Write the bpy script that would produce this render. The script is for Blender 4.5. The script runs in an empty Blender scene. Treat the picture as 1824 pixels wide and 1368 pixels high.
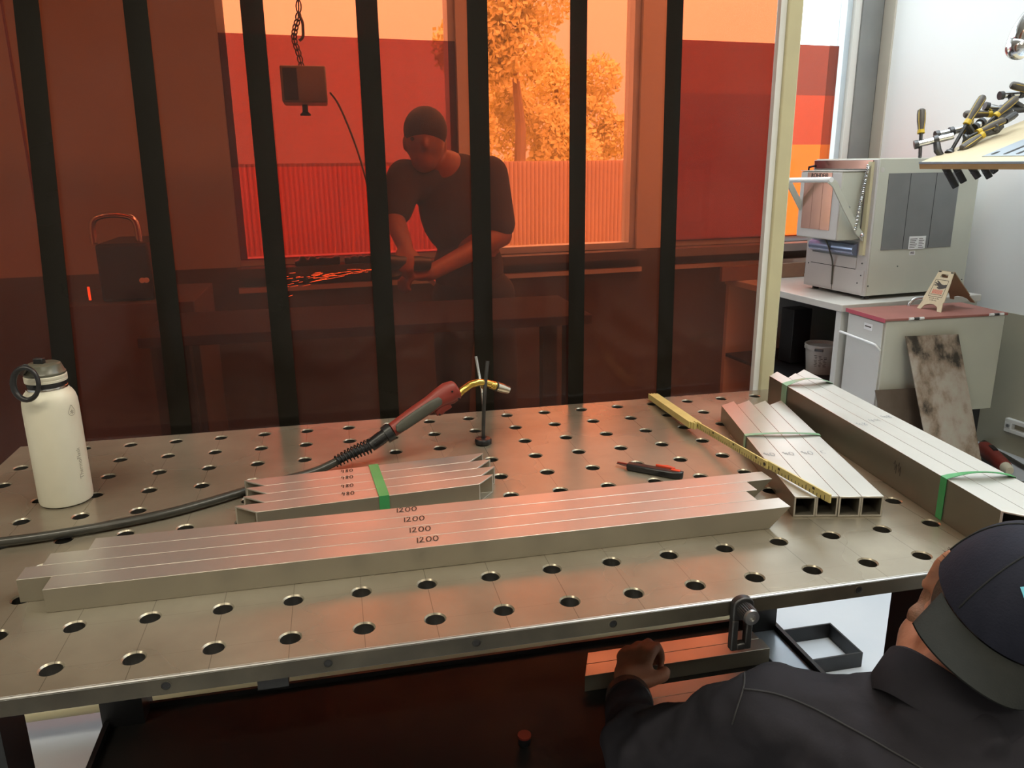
import bpy, bmesh, math, random
from mathutils import Vector, Matrix
V = Vector
random.seed(7)
S = bpy.context.scene
COL = S.collection
PI = math.pi

# ---------------------------------------------------------------- camera
cam_d = bpy.data.cameras.new('camera')
cam = bpy.data.objects.new('camera', cam_d)
COL.objects.link(cam)
cam_d.sensor_fit = 'HORIZONTAL'
cam_d.sensor_width = 36.0
cam_d.lens = 36.0 * 1409.2 / 1824.0
cam_d.clip_start = 0.02
CU, CF = V((0.0683, 0.2600, 0.9632)), V((0.2076, 0.9406, -0.2686))
CR = V((0.9758, -0.2183, -0.0103))
cam.matrix_world = Matrix(((CR.x, CU.x, -CF.x, 0.39557), (CR.y, CU.y, -CF.y, -0.99888), (CR.z, CU.z, -CF.z, 1.47483), (0, 0, 0, 1)))
S.camera = cam
S.view_settings.view_transform = 'Standard'
S.view_settings.look = 'None'
S.view_settings.gamma = 1.0
S.view_settings.use_curve_mapping = False
S.view_settings.exposure = 0.0
S.cycles.max_bounces = 12
S.cycles.transparent_max_bounces = 32
S.cycles.diffuse_bounces = 5
S.cycles.caustics_reflective = False
S.cycles.caustics_refractive = False
S.cycles.sample_clamp_indirect = 4.0

# ---------------------------------------------------------------- sky (bright overcast)
w = bpy.data.worlds.new('sky'); S.world = w; w.use_nodes = True
wn, wl = w.node_tree.nodes, w.node_tree.links
bg = wn['Background']
tc = wn.new('ShaderNodeTexCoord'); sep = wn.new('ShaderNodeSeparateXYZ'); rp = wn.new('ShaderNodeValToRGB')
wl.new(tc.outputs['Generated'], sep.inputs[0]); wl.new(sep.outputs['Z'], rp.inputs[0]); wl.new(rp.outputs[0], bg.inputs[0])
rp.color_ramp.elements[0].position = 0.0; rp.color_ramp.elements[0].color = (0.38, 0.40, 0.41, 1)   # CIE overcast: zenith about three times the horizon
rp.color_ramp.elements[1].position = 1.0; rp.color_ramp.elements[1].color = (0.90, 0.96, 1.0, 1)
bg.inputs[1].default_value = 7.5

# ---------------------------------------------------------------- room frame and ceiling lamps
PHI = math.radians(5.6)
E_ = V((math.cos(PHI), math.sin(PHI), 0)); D_ = V((-math.sin(PHI), math.cos(PHI), 0)); Z_ = V((0, 0, 1))
KC = V((3.627, 3.436, 0))
def RM(s, q, z=0.0):            # room coordinates: s along the window wall, q along the right wall
    return KC + E_ * s + D_ * q + Z_ * z
LAMPS = [(-2.2, -3.9), (-4.7, -3.7), (-3.4, -6.2), (-6.8, -3.9)]
for (s, q) in LAMPS:
    ld = bpy.data.lights.new('tube_light', 'AREA'); ld.shape = 'RECTANGLE'; ld.size = 1.5; ld.size_y = 0.14
    ld.energy = 32; ld.color = (1.0, 0.90, 0.70)
    lo = bpy.data.objects.new('tube_light', ld); COL.objects.link(lo)
    lo.location = RM(s, q, 3.60); lo.rotation_euler = (0, 0, PHI)

# ---------------------------------------------------------------- materials
def newmat(name):
    m = bpy.data.materials.new(name); m.use_nodes = True
    return m, m.node_tree.nodes, m.node_tree.links
def mat(name, c, rough=0.5, metal=0.0, c2=None, scale=8.0, bump=0.0, bscale=60.0, spec=0.5, stretch=None, rvar=0.0, emit=None, sss=0.0):
    m, n, l = newmat(name)
    p = n['Principled BSDF']
    p.inputs['Roughness'].default_value = rough; p.inputs['Metallic'].default_value = metal
    p.inputs['Specular IOR Level'].default_value = spec
    p.inputs['Base Color'].default_value = (*c, 1)
    if sss:
        p.inputs['Subsurface Weight'].default_value = sss
        p.inputs['Subsurface Radius'].default_value = (0.02, 0.008, 0.004); p.inputs['Subsurface Scale'].default_value = 0.6
    if emit:
        p.inputs['Emission Color'].default_value = (*emit[0], 1); p.inputs['Emission Strength'].default_value = emit[1]
    if c2 or bump or rvar:
        t = n.new('ShaderNodeTexCoord'); mp = n.new('ShaderNodeMapping')
        l.new(t.outputs['Object'], mp.inputs[0])
        if stretch: mp.inputs['Scale'].default_value = stretch
    if c2 or rvar:
        nz = n.new('ShaderNodeTexNoise'); nz.inputs['Scale'].default_value = scale; nz.inputs['Detail'].default_value = 6
        l.new(mp.outputs[0], nz.inputs[0])
        mr = n.new('ShaderNodeMapRange'); mr.interpolation_type = 'SMOOTHSTEP'; mr.inputs[1].default_value = 0.22; mr.inputs[2].default_value = 0.78
        l.new(nz.outputs[0], mr.inputs[0])
        if c2:
            mx = n.new('ShaderNodeMix'); mx.data_type = 'RGBA'
            mx.inputs[6].default_value = (*c, 1); mx.inputs[7].default_value = (*c2, 1)
            l.new(mr.outputs[0], mx.inputs[0]); l.new(mx.outputs[2], p.inputs['Base Color'])
        if rvar:
            r2 = n.new('ShaderNodeMapRange'); r2.inputs[3].default_value = rough - rvar; r2.inputs[4].default_value = rough + rvar
            l.new(mr.outputs[0], r2.inputs[0]); l.new(r2.outputs[0], p.inputs['Roughness'])
    if bump:
        nb = n.new('ShaderNodeTexNoise'); nb.inputs['Scale'].default_value = bscale; nb.inputs['Detail'].default_value = 4
        l.new(mp.outputs[0], nb.inputs[0])
        b = n.new('ShaderNodeBump'); b.inputs['Strength'].default_value = bump; b.inputs['Distance'].default_value = 0.004
        l.new(nb.outputs[0], b.inputs['Height']); l.new(b.outputs[0], p.inputs['Normal'])
    return m
def film(name, tint, haze_c, haze, gloss_r=0.06, f0=0.03, haze_var=0.5):
    """tinted see-through plastic: straight-through tint, a little scatter, surface gloss"""
    m, n, l = newmat(name)
    n.remove(n['Principled BSDF']); out = n['Material Output']
    tr = n.new('ShaderNodeBsdfTransparent'); tr.inputs[0].default_value = (*tint, 1)
    df = n.new('ShaderNodeBsdfDiffuse'); df.inputs[0].default_value = (*haze_c, 1)
    tl = n.new('ShaderNodeBsdfTranslucent'); tl.inputs[0].default_value = (*haze_c, 1)
    hz = n.new('ShaderNodeMixShader'); hz.inputs[0].default_value = 0.35
    l.new(df.outputs[0], hz.inputs[1]); l.new(tl.outputs[0], hz.inputs[2])
    t = n.new('ShaderNodeTexCoord'); nz = n.new('ShaderNodeTexNoise'); nz.inputs['Scale'].default_value = 3.0; nz.inputs['Detail'].default_value = 5
    l.new(t.outputs['Object'], nz.inputs[0])
    mr = n.new('ShaderNodeMapRange'); mr.inputs[1].default_value = 0.3; mr.inputs[2].default_value = 0.7
    mr.inputs[3].default_value = haze * (1 - haze_var); mr.inputs[4].default_value = haze * (1 + haze_var)
    l.new(nz.outputs[0], mr.inputs[0])
    m1 = n.new('ShaderNodeMixShader'); l.new(mr.outputs[0], m1.inputs[0]); l.new(tr.outputs[0], m1.inputs[1]); l.new(hz.outputs[0], m1.inputs[2])
    gl = n.new('ShaderNodeBsdfGlossy'); gl.inputs[0].default_value = (1, 1, 1, 1); gl.inputs['Roughness'].default_value = gloss_r
    lw = n.new('ShaderNodeLayerWeight'); lw.inputs[0].default_value = 0.5
    pw = n.new('ShaderNodeMath'); pw.operation = 'POWER'; pw.inputs[1].default_value = 4.0; l.new(lw.outputs['Facing'], pw.inputs[0])
    ma = n.new('ShaderNodeMath'); ma.operation = 'MULTIPLY_ADD'; ma.inputs[1].default_value = 0.6; ma.inputs[2].default_value = f0
    l.new(pw.outputs[0], ma.inputs[0])
    m2 = n.new('ShaderNodeMixShader'); l.new(ma.outputs[0], m2.inputs[0]); l.new(m1.outputs[0], m2.inputs[1]); l.new(gl.outputs[0], m2.inputs[2])
    l.new(m2.outputs[0], out.inputs[0])
    return m

M = {}
M['floor'] = mat('painted_floor', (0.50, 0.54, 0.60), 0.45, c2=(0.58, 0.61, 0.66), scale=2.5, bump=0.05, bscale=30)
M['white_wall'] = mat('white_wall_paint', (0.86, 0.88, 0.89), 0.55, c2=(0.88, 0.90, 0.905), scale=1.5, bump=0.05, bscale=40)
M['olive_wall'] = mat('olive_dado_paint', (0.42, 0.40, 0.31), 0.5, c2=(0.36, 0.35, 0.28), scale=2)
M['beige'] = mat('beige_paint', (0.55, 0.50, 0.42), 0.5, c2=(0.50, 0.46, 0.39), scale=3)  # shading of the right wall's corner strip put into a beige colour
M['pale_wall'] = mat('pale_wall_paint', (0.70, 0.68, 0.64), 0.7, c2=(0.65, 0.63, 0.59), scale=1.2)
M['ceiling'] = mat('ceiling_paint', (0.62, 0.60, 0.54), 0.8, c2=(0.57, 0.55, 0.5), scale=1)
M['left_wall'] = mat('drab_wall_paint', (0.34, 0.32, 0.29), 0.7, c2=(0.40, 0.38, 0.34), scale=1.0)  # shadow over the left back wall put into its colour
M['dark_wall'] = mat('dark_wall_paint', (0.10, 0.085, 0.075), 0.7, c2=(0.07, 0.06, 0.055), scale=1.5)
M['frame_grey'] = mat('grey_window_frame', (0.22, 0.22, 0.22), 0.4, 0.3, c2=(0.26, 0.26, 0.25), scale=6)
M['frame_pale'] = mat('pale_window_frame', (0.62, 0.68, 0.72), 0.35, 0.2, c2=(0.55, 0.62, 0.68), scale=6)
M['glass'] = film('window_glass', (0.97, 0.985, 0.98), (0.8, 0.8, 0.8), 0.0, 0.0, 0.03)
# three film panels of the right window: the top one is the darkest
M['film_a'] = film('window_film_dark', (0.45, 0.19, 0.145), (0.5, 0.2, 0.14), 0.08)
M['film_b'] = film('window_film_mid', (0.62, 0.215, 0.14), (0.6, 0.2, 0.1), 0.06)
M['film_c'] = film('window_film_light', (0.83, 0.35, 0.14), (0.7, 0.25, 0.08), 0.05)
M['film_d'] = film('window_film_red', (0.80, 0.36, 0.42), (0.6, 0.2, 0.1), 0.06)
M['film_g'] = film('window_film_red_upper', (0.56, 0.335, 0.37), (0.6, 0.2, 0.1), 0.06)  # same red film, tint darkened to offset the brighter sky behind it
M['film_e'] = film('window_film_deep', (0.39, 0.20, 0.24), (0.4, 0.12, 0.1), 0.05)
M['film_f'] = film('window_film_deep_top', (0.45, 0.24, 0.25), (0.4, 0.14, 0.12), 0.06)
M['curtain'] = film('curtain_pvc', (0.78, 0.36, 0.22), (0.46, 0.44, 0.46), 0.040, 0.10, 0.016)
M['band'] = film('curtain_band', (0.15, 0.09, 0.085), (0.030, 0.026, 0.020), 0.6, 0.2, 0.018, 0.2)
M['steel_black'] = mat('black_painted_steel', (0.012, 0.013, 0.015), 0.4, c2=(0.02, 0.02, 0.022), scale=14, spec=0.4)
M['shelf_steel'] = mat('dark_shelf_plate', (0.020, 0.019, 0.018), 0.5, 0.0, c2=(0.014, 0.014, 0.014), scale=7, rvar=0.06, spec=0.25)
M['post'] = mat('cream_post_paint', (0.60, 0.56, 0.36), 0.4, c2=(0.54, 0.50, 0.33), scale=9, bump=0.05)
M['alu'] = mat('bare_steel_tube', (0.65, 0.63, 0.585), 0.34, 0.76, c2=(0.60, 0.575, 0.53), scale=7, rvar=0.05)
M['steel_cut'] = mat('cut_steel', (0.5, 0.5, 0.5), 0.35, 1.0, c2=(0.42, 0.42, 0.42), scale=30)
M['chrome'] = mat('polished_steel', (0.72, 0.73, 0.75), 0.16, 1.0, c2=(0.62, 0.64, 0.67), scale=20)
M['dark_metal'] = mat('dark_tool_steel', (0.07, 0.07, 0.075), 0.38, 0.8, c2=(0.11, 0.11, 0.11), scale=25)
M['ink'] = mat('marker_ink', (0.03, 0.02, 0.015), 0.5, c2=(0.06, 0.045, 0.035), scale=300)
M['ink_grey'] = mat('faint_marker_ink', (0.25, 0.27, 0.30), 0.5, c2=(0.30, 0.32, 0.35), scale=300)
M['green'] = mat('green_strap', (0.05, 0.30, 0.10), 0.28, c2=(0.07, 0.36, 0.13), scale=20)
M['green_pale'] = mat('pale_green_strap', (0.22, 0.42, 0.27), 0.2, c2=(0.30, 0.50, 0.36), scale=20)
M['bottle'] = mat('cream_powder_coat', (0.76, 0.73, 0.60), 0.42, c2=(0.74, 0.71, 0.585), scale=40, bump=0.02, bscale=400)
M['lid_grey'] = mat('smoky_lid_plastic', (0.10, 0.10, 0.075), 0.3, c2=(0.12, 0.12, 0.09), scale=10)
M['black_plastic'] = mat('black_plastic', (0.010, 0.011, 0.013), 0.35, c2=(0.018, 0.018, 0.02), scale=30)
M['rubber'] = mat('black_rubber', (0.014, 0.015, 0.016), 0.55, c2=(0.022, 0.022, 0.024), scale=40)
M['grey_print'] = mat('grey_print', (0.28, 0.26, 0.20), 0.5, c2=(0.31, 0.29, 0.23), scale=80)
M['red_handle'] = mat('red_torch_plastic', (0.26, 0.035, 0.025), 0.42, c2=(0.22, 0.032, 0.023), scale=14, bump=0.03)
M['grip'] = mat('grey_rubber_grip', (0.075, 0.075, 0.06), 0.6, c2=(0.09, 0.088, 0.07), scale=60, bump=0.1, bscale=300)
M['brass'] = mat('brass_neck', (0.72, 0.50, 0.12), 0.2, 1.0, c2=(0.62, 0.44, 0.12), scale=12)
M['nozzle'] = mat('heat_tinted_nozzle', (0.66, 0.60, 0.52), 0.22, 1.0, c2=(0.52, 0.48, 0.36), scale=30)
M['cable'] = mat('dark_cable', (0.035, 0.035, 0.03), 0.3, c2=(0.05, 0.048, 0.04), scale=20)
M['orange'] = mat('orange_slider', (0.72, 0.07, 0.025), 0.4, c2=(0.66, 0.06, 0.02), scale=20)
M['rule'] = mat('yellow_rule_wood', (0.66, 0.55, 0.22), 0.45, c2=(0.58, 0.48, 0.18), scale=30)
M['kiln'] = mat('grey_green_enamel', (0.52, 0.53, 0.45), 0.42, c2=(0.48, 0.49, 0.42), scale=5, bump=0.02)
M['kiln_front'] = mat('light_enamel', (0.54, 0.52, 0.50), 0.38, c2=(0.50, 0.485, 0.47), scale=5)
M['cab'] = mat('white_cabinet_paint', (0.60, 0.61, 0.58), 0.42, c2=(0.54, 0.55, 0.52), scale=4, bump=0.03)
M['bench'] = mat('bench_paint', (0.58, 0.57, 0.53), 0.42, c2=(0.50, 0.48, 0.44), scale=6)
M['grey_panel'] = mat('grey_vent_panel', (0.20, 0.205, 0.205), 0.4, 0.4, c2=(0.23, 0.235, 0.235), scale=6)
M['steel_panel'] = mat('brushed_steel_panel', (0.54, 0.32, 0.27), 0.18, 1.0, c2=(0.49, 0.29, 0.25), scale=8)  # reflection of the orange window put into the base colour
M['roll'] = mat('blue_steel_roll', (0.36, 0.43, 0.62), 0.25, 0.7, c2=(0.32, 0.39, 0.58), scale=8)  # blue reflection put into the metal's own colour
M['mill'] = mat('mill_scale_steel', (0.42, 0.39, 0.32), 0.40, 0.7, c2=(0.36, 0.33, 0.27), scale=6)  # tube steel darkened: shade on side and inner walls put into the colour
M['mill_dark'] = mat('dark_mill_scale_steel', (0.27, 0.245, 0.195), 0.42, 0.7, c2=(0.22, 0.20, 0.16), scale=6)  # deeper painted shade for the two right-hand bundles
M['red_lid'] = mat('red_brown_lid', (0.34, 0.13, 0.11), 0.5, c2=(0.28, 0.11, 0.09), scale=6)
M['pink_edge'] = mat('pink_lid_edge', (0.50, 0.10, 0.14), 0.5, c2=(0.45, 0.09, 0.12), scale=10)
M['ply'] = mat('plywood', (0.66, 0.56, 0.38), 0.5, c2=(0.60, 0.50, 0.33), scale=12, stretch=(1, 8, 1))
M['ply_dark'] = mat('plywood_back', (0.30, 0.21, 0.12), 0.6, c2=(0.24, 0.17, 0.10), scale=10)
M['wood'] = mat('board_wood', (0.42, 0.26, 0.12), 0.5, c2=(0.36, 0.21, 0.09), scale=10, stretch=(8, 1, 1))
M['char'] = mat('laser_charred_edge', (0.02, 0.015, 0.01), 0.8, c2=(0.05, 0.03, 0.015), scale=40)
M['cardboard'] = mat('brown_board', (0.26, 0.16, 0.10), 0.7, c2=(0.20, 0.12, 0.08), scale=8)
M['bucket'] = mat('grey_white_bucket', (0.52, 0.51, 0.47), 0.4, c2=(0.44, 0.43, 0.40), scale=8)
M['red_print'] = mat('red_print', (0.65, 0.04, 0.02), 0.5, c2=(0.6, 0.035, 0.02), scale=50)
M['yellow'] = mat('yellow_plastic', (0.62, 0.42, 0.02), 0.4, c2=(0.55, 0.37, 0.02), scale=30)
M['handle_grey'] = mat('dark_handle_plastic', (0.07, 0.06, 0.055), 0.45, c2=(0.10, 0.085, 0.07), scale=30)
M['perf'] = mat('pale_blue_steel', (0.55, 0.62, 0.70), 0.35, 0.6, c2=(0.50, 0.57, 0.65), scale=10)
M['white_plastic'] = mat('white_plastic', (0.78, 0.80, 0.80), 0.4, c2=(0.74, 0.76, 0.76), scale=20)
M['beard'] = mat('reddish_stubble', (0.15, 0.075, 0.045), 0.7, c2=(0.24, 0.12, 0.075), scale=70, bump=0.5, bscale=350)
M['matte_black'] = mat('matte_black_board', (0.05, 0.044, 0.040), 0.95, c2=(0.06, 0.053, 0.048), scale=8, spec=0.05)
M['skin'] = mat('skin', (0.40, 0.185, 0.115), 0.5, c2=(0.31, 0.13, 0.08), scale=35, bump=0.12, bscale=160, sss=0.25)
M['shirt'] = mat('navy_work_cotton', (0.017, 0.0165, 0.022), 0.9, c2=(0.025, 0.024, 0.031), scale=9, bump=0.25, bscale=55, spec=0.2)
M['trousers'] = mat('dark_trousers', (0.025, 0.026, 0.03), 0.85, c2=(0.035, 0.035, 0.04), scale=10, bump=0.2)
M['cap_navy'] = mat('navy_cap_cloth', (0.010, 0.012, 0.024), 0.8, c2=(0.014, 0.016, 0.030), scale=40, bump=0.15, bscale=300, spec=0.25)
M['cap_grey'] = mat('grey_cap_cloth', (0.014, 0.016, 0.0155), 0.85, c2=(0.018, 0.020, 0.019), scale=40, bump=0.15, bscale=300, spec=0.25)
M['cap_dark'] = mat('dark_cap_cloth', (0.022, 0.026, 0.028), 0.85, c2=(0.028, 0.031, 0.033), scale=40, bump=0.15, bscale=300, spec=0.2)
M['cyan'] = mat('cyan_emblem', (0.15, 0.55, 0.75), 0.5, c2=(0.17, 0.58, 0.78), scale=40)
M['hair'] = mat('short_hair', (0.035, 0.022, 0.015), 0.7, c2=(0.06, 0.04, 0.03), scale=200, bump=0.6, bscale=400)
M['tshirt'] = mat('dark_tshirt', (0.06, 0.055, 0.06), 0.9, c2=(0.08, 0.07, 0.075), scale=8, bump=0.2)
M['fence'] = mat('brown_metal_fence', (0.60, 0.48, 0.40), 0.6, c2=(0.66, 0.53, 0.44), scale=2)
M['leaf'] = mat('tree_leaves', (0.80, 0.80, 0.34), 0.6, c2=(0.86, 0.86, 0.42), scale=2)
M['bark'] = mat('tree_bark', (0.34, 0.28, 0.18), 0.8, c2=(0.42, 0.34, 0.22), scale=6)
M['grass'] = mat('dry_grass', (0.78, 0.74, 0.30), 0.7, c2=(0.66, 0.64, 0.24), scale=3)
M['ground'] = mat('gravel_ground', (0.56, 0.53, 0.45), 0.8, c2=(0.46, 0.45, 0.36), scale=2)
M['spark'] = mat('hot_sparks', (1, 0.4, 0.1), 0.5, emit=((1.0, 0.35, 0.16), 5.0))
M['lamp'] = mat('lamp_diffuser', (0.9, 0.88, 0.8), 0.4, emit=((1.0, 0.92, 0.76), 5.0))
M['red_led'] = mat('red_signal_light', (0.8, 0.05, 0.02), 0.4, emit=((1.0, 0.25, 0.1), 1.6))
M['plate'] = None

def table_mat():
    m, n, l = newmat('welding_table_steel')
    p = n['Principled BSDF']; p.inputs['Metallic'].default_value = 0.50
    t = n.new('ShaderNodeTexCoord')
    n1 = n.new('ShaderNodeTexNoise'); n1.inputs['Scale'].default_value = 3.2; n1.inputs['Detail'].default_value = 2.5; l.new(t.outputs['Object'], n1.inputs[0])
    n2 = n.new('ShaderNodeTexNoise'); n2.inputs['Scale'].default_value = 24; n2.inputs['Detail'].default_value = 3; l.new(t.outputs['Object'], n2.inputs[0])
    cr = n.new('ShaderNodeValToRGB'); l.new(n1.outputs[0], cr.inputs[0])
    cr.color_ramp.interpolation = 'EASE'
    cr.color_ramp.elements[0].position = 0.2; cr.color_ramp.elements[0].color = (0.24, 0.205, 0.15, 1)
    cr.color_ramp.elements[1].position = 0.8; cr.color_ramp.elements[1].color = (0.42, 0.38, 0.30, 1)
    mx = n.new('ShaderNodeMix'); mx.data_type = 'RGBA'; mx.blend_type = 'MULTIPLY'; mx.inputs[0].default_value = 0.2
    mr = n.new('ShaderNodeMapRange'); mr.interpolation_type = 'SMOOTHSTEP'; mr.inputs[1].default_value = 0.2; mr.inputs[2].default_value = 0.8; mr.inputs[3].default_value = 0.6; mr.inputs[4].default_value = 1.1
    l.new(n2.outputs[0], mr.inputs[0]); l.new(cr.outputs[0], mx.inputs[6]); l.new(mr.outputs[0], mx.inputs[7])
    # engraved 100 mm grid: fine grooves midway between the holes
    sx = n.new('ShaderNodeSeparateXYZ'); l.new(t.outputs['Object'], sx.inputs[0])
    def line(ch, width):
        a = n.new('ShaderNodeMath'); a.operation = 'MULTIPLY_ADD'; a.inputs[1].default_value = 10; a.inputs[2].default_value = 100.0; l.new(sx.outputs[ch], a.inputs[0])
        f = n.new('ShaderNodeMath'); f.operation = 'FRACT'; l.new(a.outputs[0], f.inputs[0])
        b = n.new('ShaderNodeMath'); b.operation = 'SUBTRACT'; b.inputs[1].default_value = 0.5; l.new(f.outputs[0], b.inputs[0])
        c = n.new('ShaderNodeMath'); c.operation = 'ABSOLUTE'; l.new(b.outputs[0], c.inputs[0])
        d = n.new('ShaderNodeMath'); d.operation = 'LESS_THAN'; d.inputs[1].default_value = width; l.new(c.outputs[0], d.inputs[0])
        return d
    lx = line('X', 0.005); ly = line('Y', 0.003)
    mu = n.new('ShaderNodeMath'); mu.operation = 'MULTIPLY'; mu.inputs[1].default_value = 0.5; l.new(ly.outputs[0], mu.inputs[0])
    ad = n.new('ShaderNodeMath'); ad.operation = 'MAXIMUM'; l.new(lx.outputs[0], ad.inputs[0]); l.new(mu.outputs[0], ad.inputs[1])
    sc = n.new('ShaderNodeMath'); sc.operation = 'MULTIPLY'; sc.inputs[1].default_value = 0.55; l.new(ad.outputs[0], sc.inputs[0])
    m2 = n.new('ShaderNodeMix'); m2.data_type = 'RGBA'; m2.inputs[7].default_value = (0.05, 0.04, 0.03, 1)
    l.new(sc.outputs[0], m2.inputs[0]); l.new(mx.outputs[2], m2.inputs[6]); l.new(m2.outputs[2], p.inputs['Base Color'])
    r = n.new('ShaderNodeMapRange'); r.interpolation_type = 'SMOOTHSTEP'; r.inputs[1].default_value = 0.15; r.inputs[2].default_value = 0.85; r.inputs[3].default_value = 0.20; r.inputs[4].default_value = 0.35
    l.new(n1.outputs[0], r.inputs[0]); l.new(r.outputs[0], p.inputs['Roughness'])
    return m
M['table'] = table_mat()

def plate_mat():
    m, n, l = newmat('stained_plate')
    p = n['Principled BSDF']; p.inputs['Roughness'].default_value = 0.55; p.inputs['Metallic'].default_value = 0.2
    t = n.new('ShaderNodeTexCoord')
    mp = n.new('ShaderNodeMapping'); mp.inputs['Location'].default_value = (0.42, 0.0, 0.31); mp.inputs['Scale'].default_value = (1, 1, 0.6); l.new(t.outputs['Object'], mp.inputs[0])
    n1 = n.new('ShaderNodeTexNoise'); n1.inputs['Scale'].default_value = 5.0; n1.inputs['Detail'].default_value = 9; n1.inputs['Roughness'].default_value = 0.62; l.new(mp.outputs[0], n1.inputs[0])
    cr = n.new('ShaderNodeValToRGB'); l.new(n1.outputs[0], cr.inputs[0])
    e = cr.color_ramp.elements
    e[0].position = 0.40; e[0].color = (0.035, 0.028, 0.02, 1)
    e[1].position = 0.64; e[1].color = (0.40, 0.39, 0.34, 1)
    x = cr.color_ramp.elements.new(0.47); x.color = (0.26, 0.20, 0.15, 1)
    x = cr.color_ramp.elements.new(0.54); x.color = (0.38, 0.33, 0.28, 1)
    l.new(cr.outputs[0], p.inputs['Base Color'])
    return m
M['plate'] = plate_mat()
M['plate_dark'] = mat('rusty_plate', (0.10, 0.075, 0.055), 0.5, 0.3, c2=(0.17, 0.13, 0.10), scale=7)

# ---------------------------------------------------------------- mesh builder
class MB:
    def __init__(s): s.v = []; s.f = []
    def add(s, vs, fs):
        o = len(s.v); s.v += [V(p) for p in vs]; s.f += [tuple(i + o for i in q) for q in fs]; return s
    def frame(s, o, ax, ay, az, x0, x1, y0, y1, z0, z1):      # box in an arbitrary frame
        o, ax, ay, az = V(o), V(ax), V(ay), V(az)
        vs = [o + ax * x + ay * y + az * z for z in (z0, z1) for y in (y0, y1) for x in (x0, x1)]
        return s.add(vs, [(0, 2, 3, 1), (4, 5, 7, 6), (0, 1, 5, 4), (2, 6, 7, 3), (0, 4, 6, 2), (1, 3, 7, 5)])
    def box(s, x0, x1, y0, y1, z0, z1): return s.frame((0, 0, 0), (1, 0, 0), (0, 1, 0), (0, 0, 1), x0, x1, y0, y1, z0, z1)
    def prism(s, poly, o, ax, ay, n, t0, t1):                 # polygon in plane (ax, ay), extruded along n
        o, ax, ay, n = V(o), V(ax), V(ay), V(n); k = len(poly)
        vs = [o + ax * a + ay * b + n * t for t in (t0, t1) for a, b in poly]
        return s.add(vs, [tuple(range(k))[::-1], tuple(range(k, 2 * k))] + [(i, (i + 1) % k, k + (i + 1) % k, k + i) for i in range(k)])
    def rings(s, rs, closed=True, cap=True):
        k = len(rs[0]); vs = [p for r in rs for p in r]; fs = []
        for j in range(len(rs) - 1):
            for i in range(k if closed else k - 1):
                fs.append((j * k + i, j * k + (i + 1) % k, (j + 1) * k + (i + 1) % k, (j + 1) * k + i))
        if cap and closed: fs += [tuple(range(k))[::-1], tuple((len(rs) - 1) * k + i for i in range(k))]
        return s.add(vs, fs)
    def tube(s, pts, r, n=12, cap=True):
        pts = [V(p) for p in pts]; m = len(pts)
        rad = r if isinstance(r, (list, tuple)) else [r] * m
        up = None; rs = []
        for i, p in enumerate(pts):
            d = (pts[min(i + 1, m - 1)] - pts[max(i - 1, 0)]).normalized()
            if up is None: up = d.orthogonal().normalized()
            up = (up - d * up.dot(d)).normalized(); b = d.cross(up)
            rs.append([p + (up * math.cos(2 * PI * k / n) + b * math.sin(2 * PI * k / n)) * rad[i] for k in range(n)])
        return s.rings(rs, True, cap)
    def cyl(s, a, b, r0, r1=None, n=20): return s.tube([a, b], [r0, r0 if r1 is None else r1], n)
    def lathe(s, prof, o, ax=(0, 0, 1), n=40, cap=True):      # prof: (radius, height)
        o, ax = V(o), V(ax).normalized(); u = ax.orthogonal().normalized(); b = ax.cross(u)
        return s.rings([[o + ax * h + (u * math.cos(2 * PI * k / n) + b * math.sin(2 * PI * k / n)) * max(r, 1e-5) for k in range(n)] for r, h in prof], True, cap)
    def ell(s, c, ax, ay, az, n=20, m=12):
        c, ax, ay, az = V(c), V(ax), V(ay), V(az)
        return s.rings([[c + ax * math.cos(2 * PI * k / n) * math.sin(th) + ay * math.sin(2 * PI * k / n) * math.sin(th) + az * math.cos(th) for k in range(n)]
                        for th in [PI * (0.001 + 0.998 * j / m) for j in range(m, -1, -1)]])
    def ball(s, c, r, n=16, m=10): return s.ell(c, (r, 0, 0), (0, r, 0), (0, 0, r), n, m)
    def chain(s, pts, rad):                                   # tapered limb: balls joined by cones
        for i, p in enumerate(pts):
            s.ball(p, rad[i])
            if i: s.tube([pts[i - 1], p], [rad[i - 1], rad[i]], 16)
        return s
    def ribbon(s, pts, nrm, wd, h=0.0004):                    # flat pen stroke lying on a surface
        nrm = V(nrm).normalized(); pts = [V(p) for p in pts]; L = []; R = []
        for i, p in enumerate(pts):
            d = (pts[min(i + 1, len(pts) - 1)] - pts[max(i - 1, 0)]).normalized(); t = nrm.cross(d).normalized() * wd * 0.5
            L.append(p + t + nrm * h); R.append(p - t + nrm * h)
        k = len(pts)
        return s.add(L + R, [(i, k + i, k + i + 1, i + 1) for i in range(k - 1)])

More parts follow.
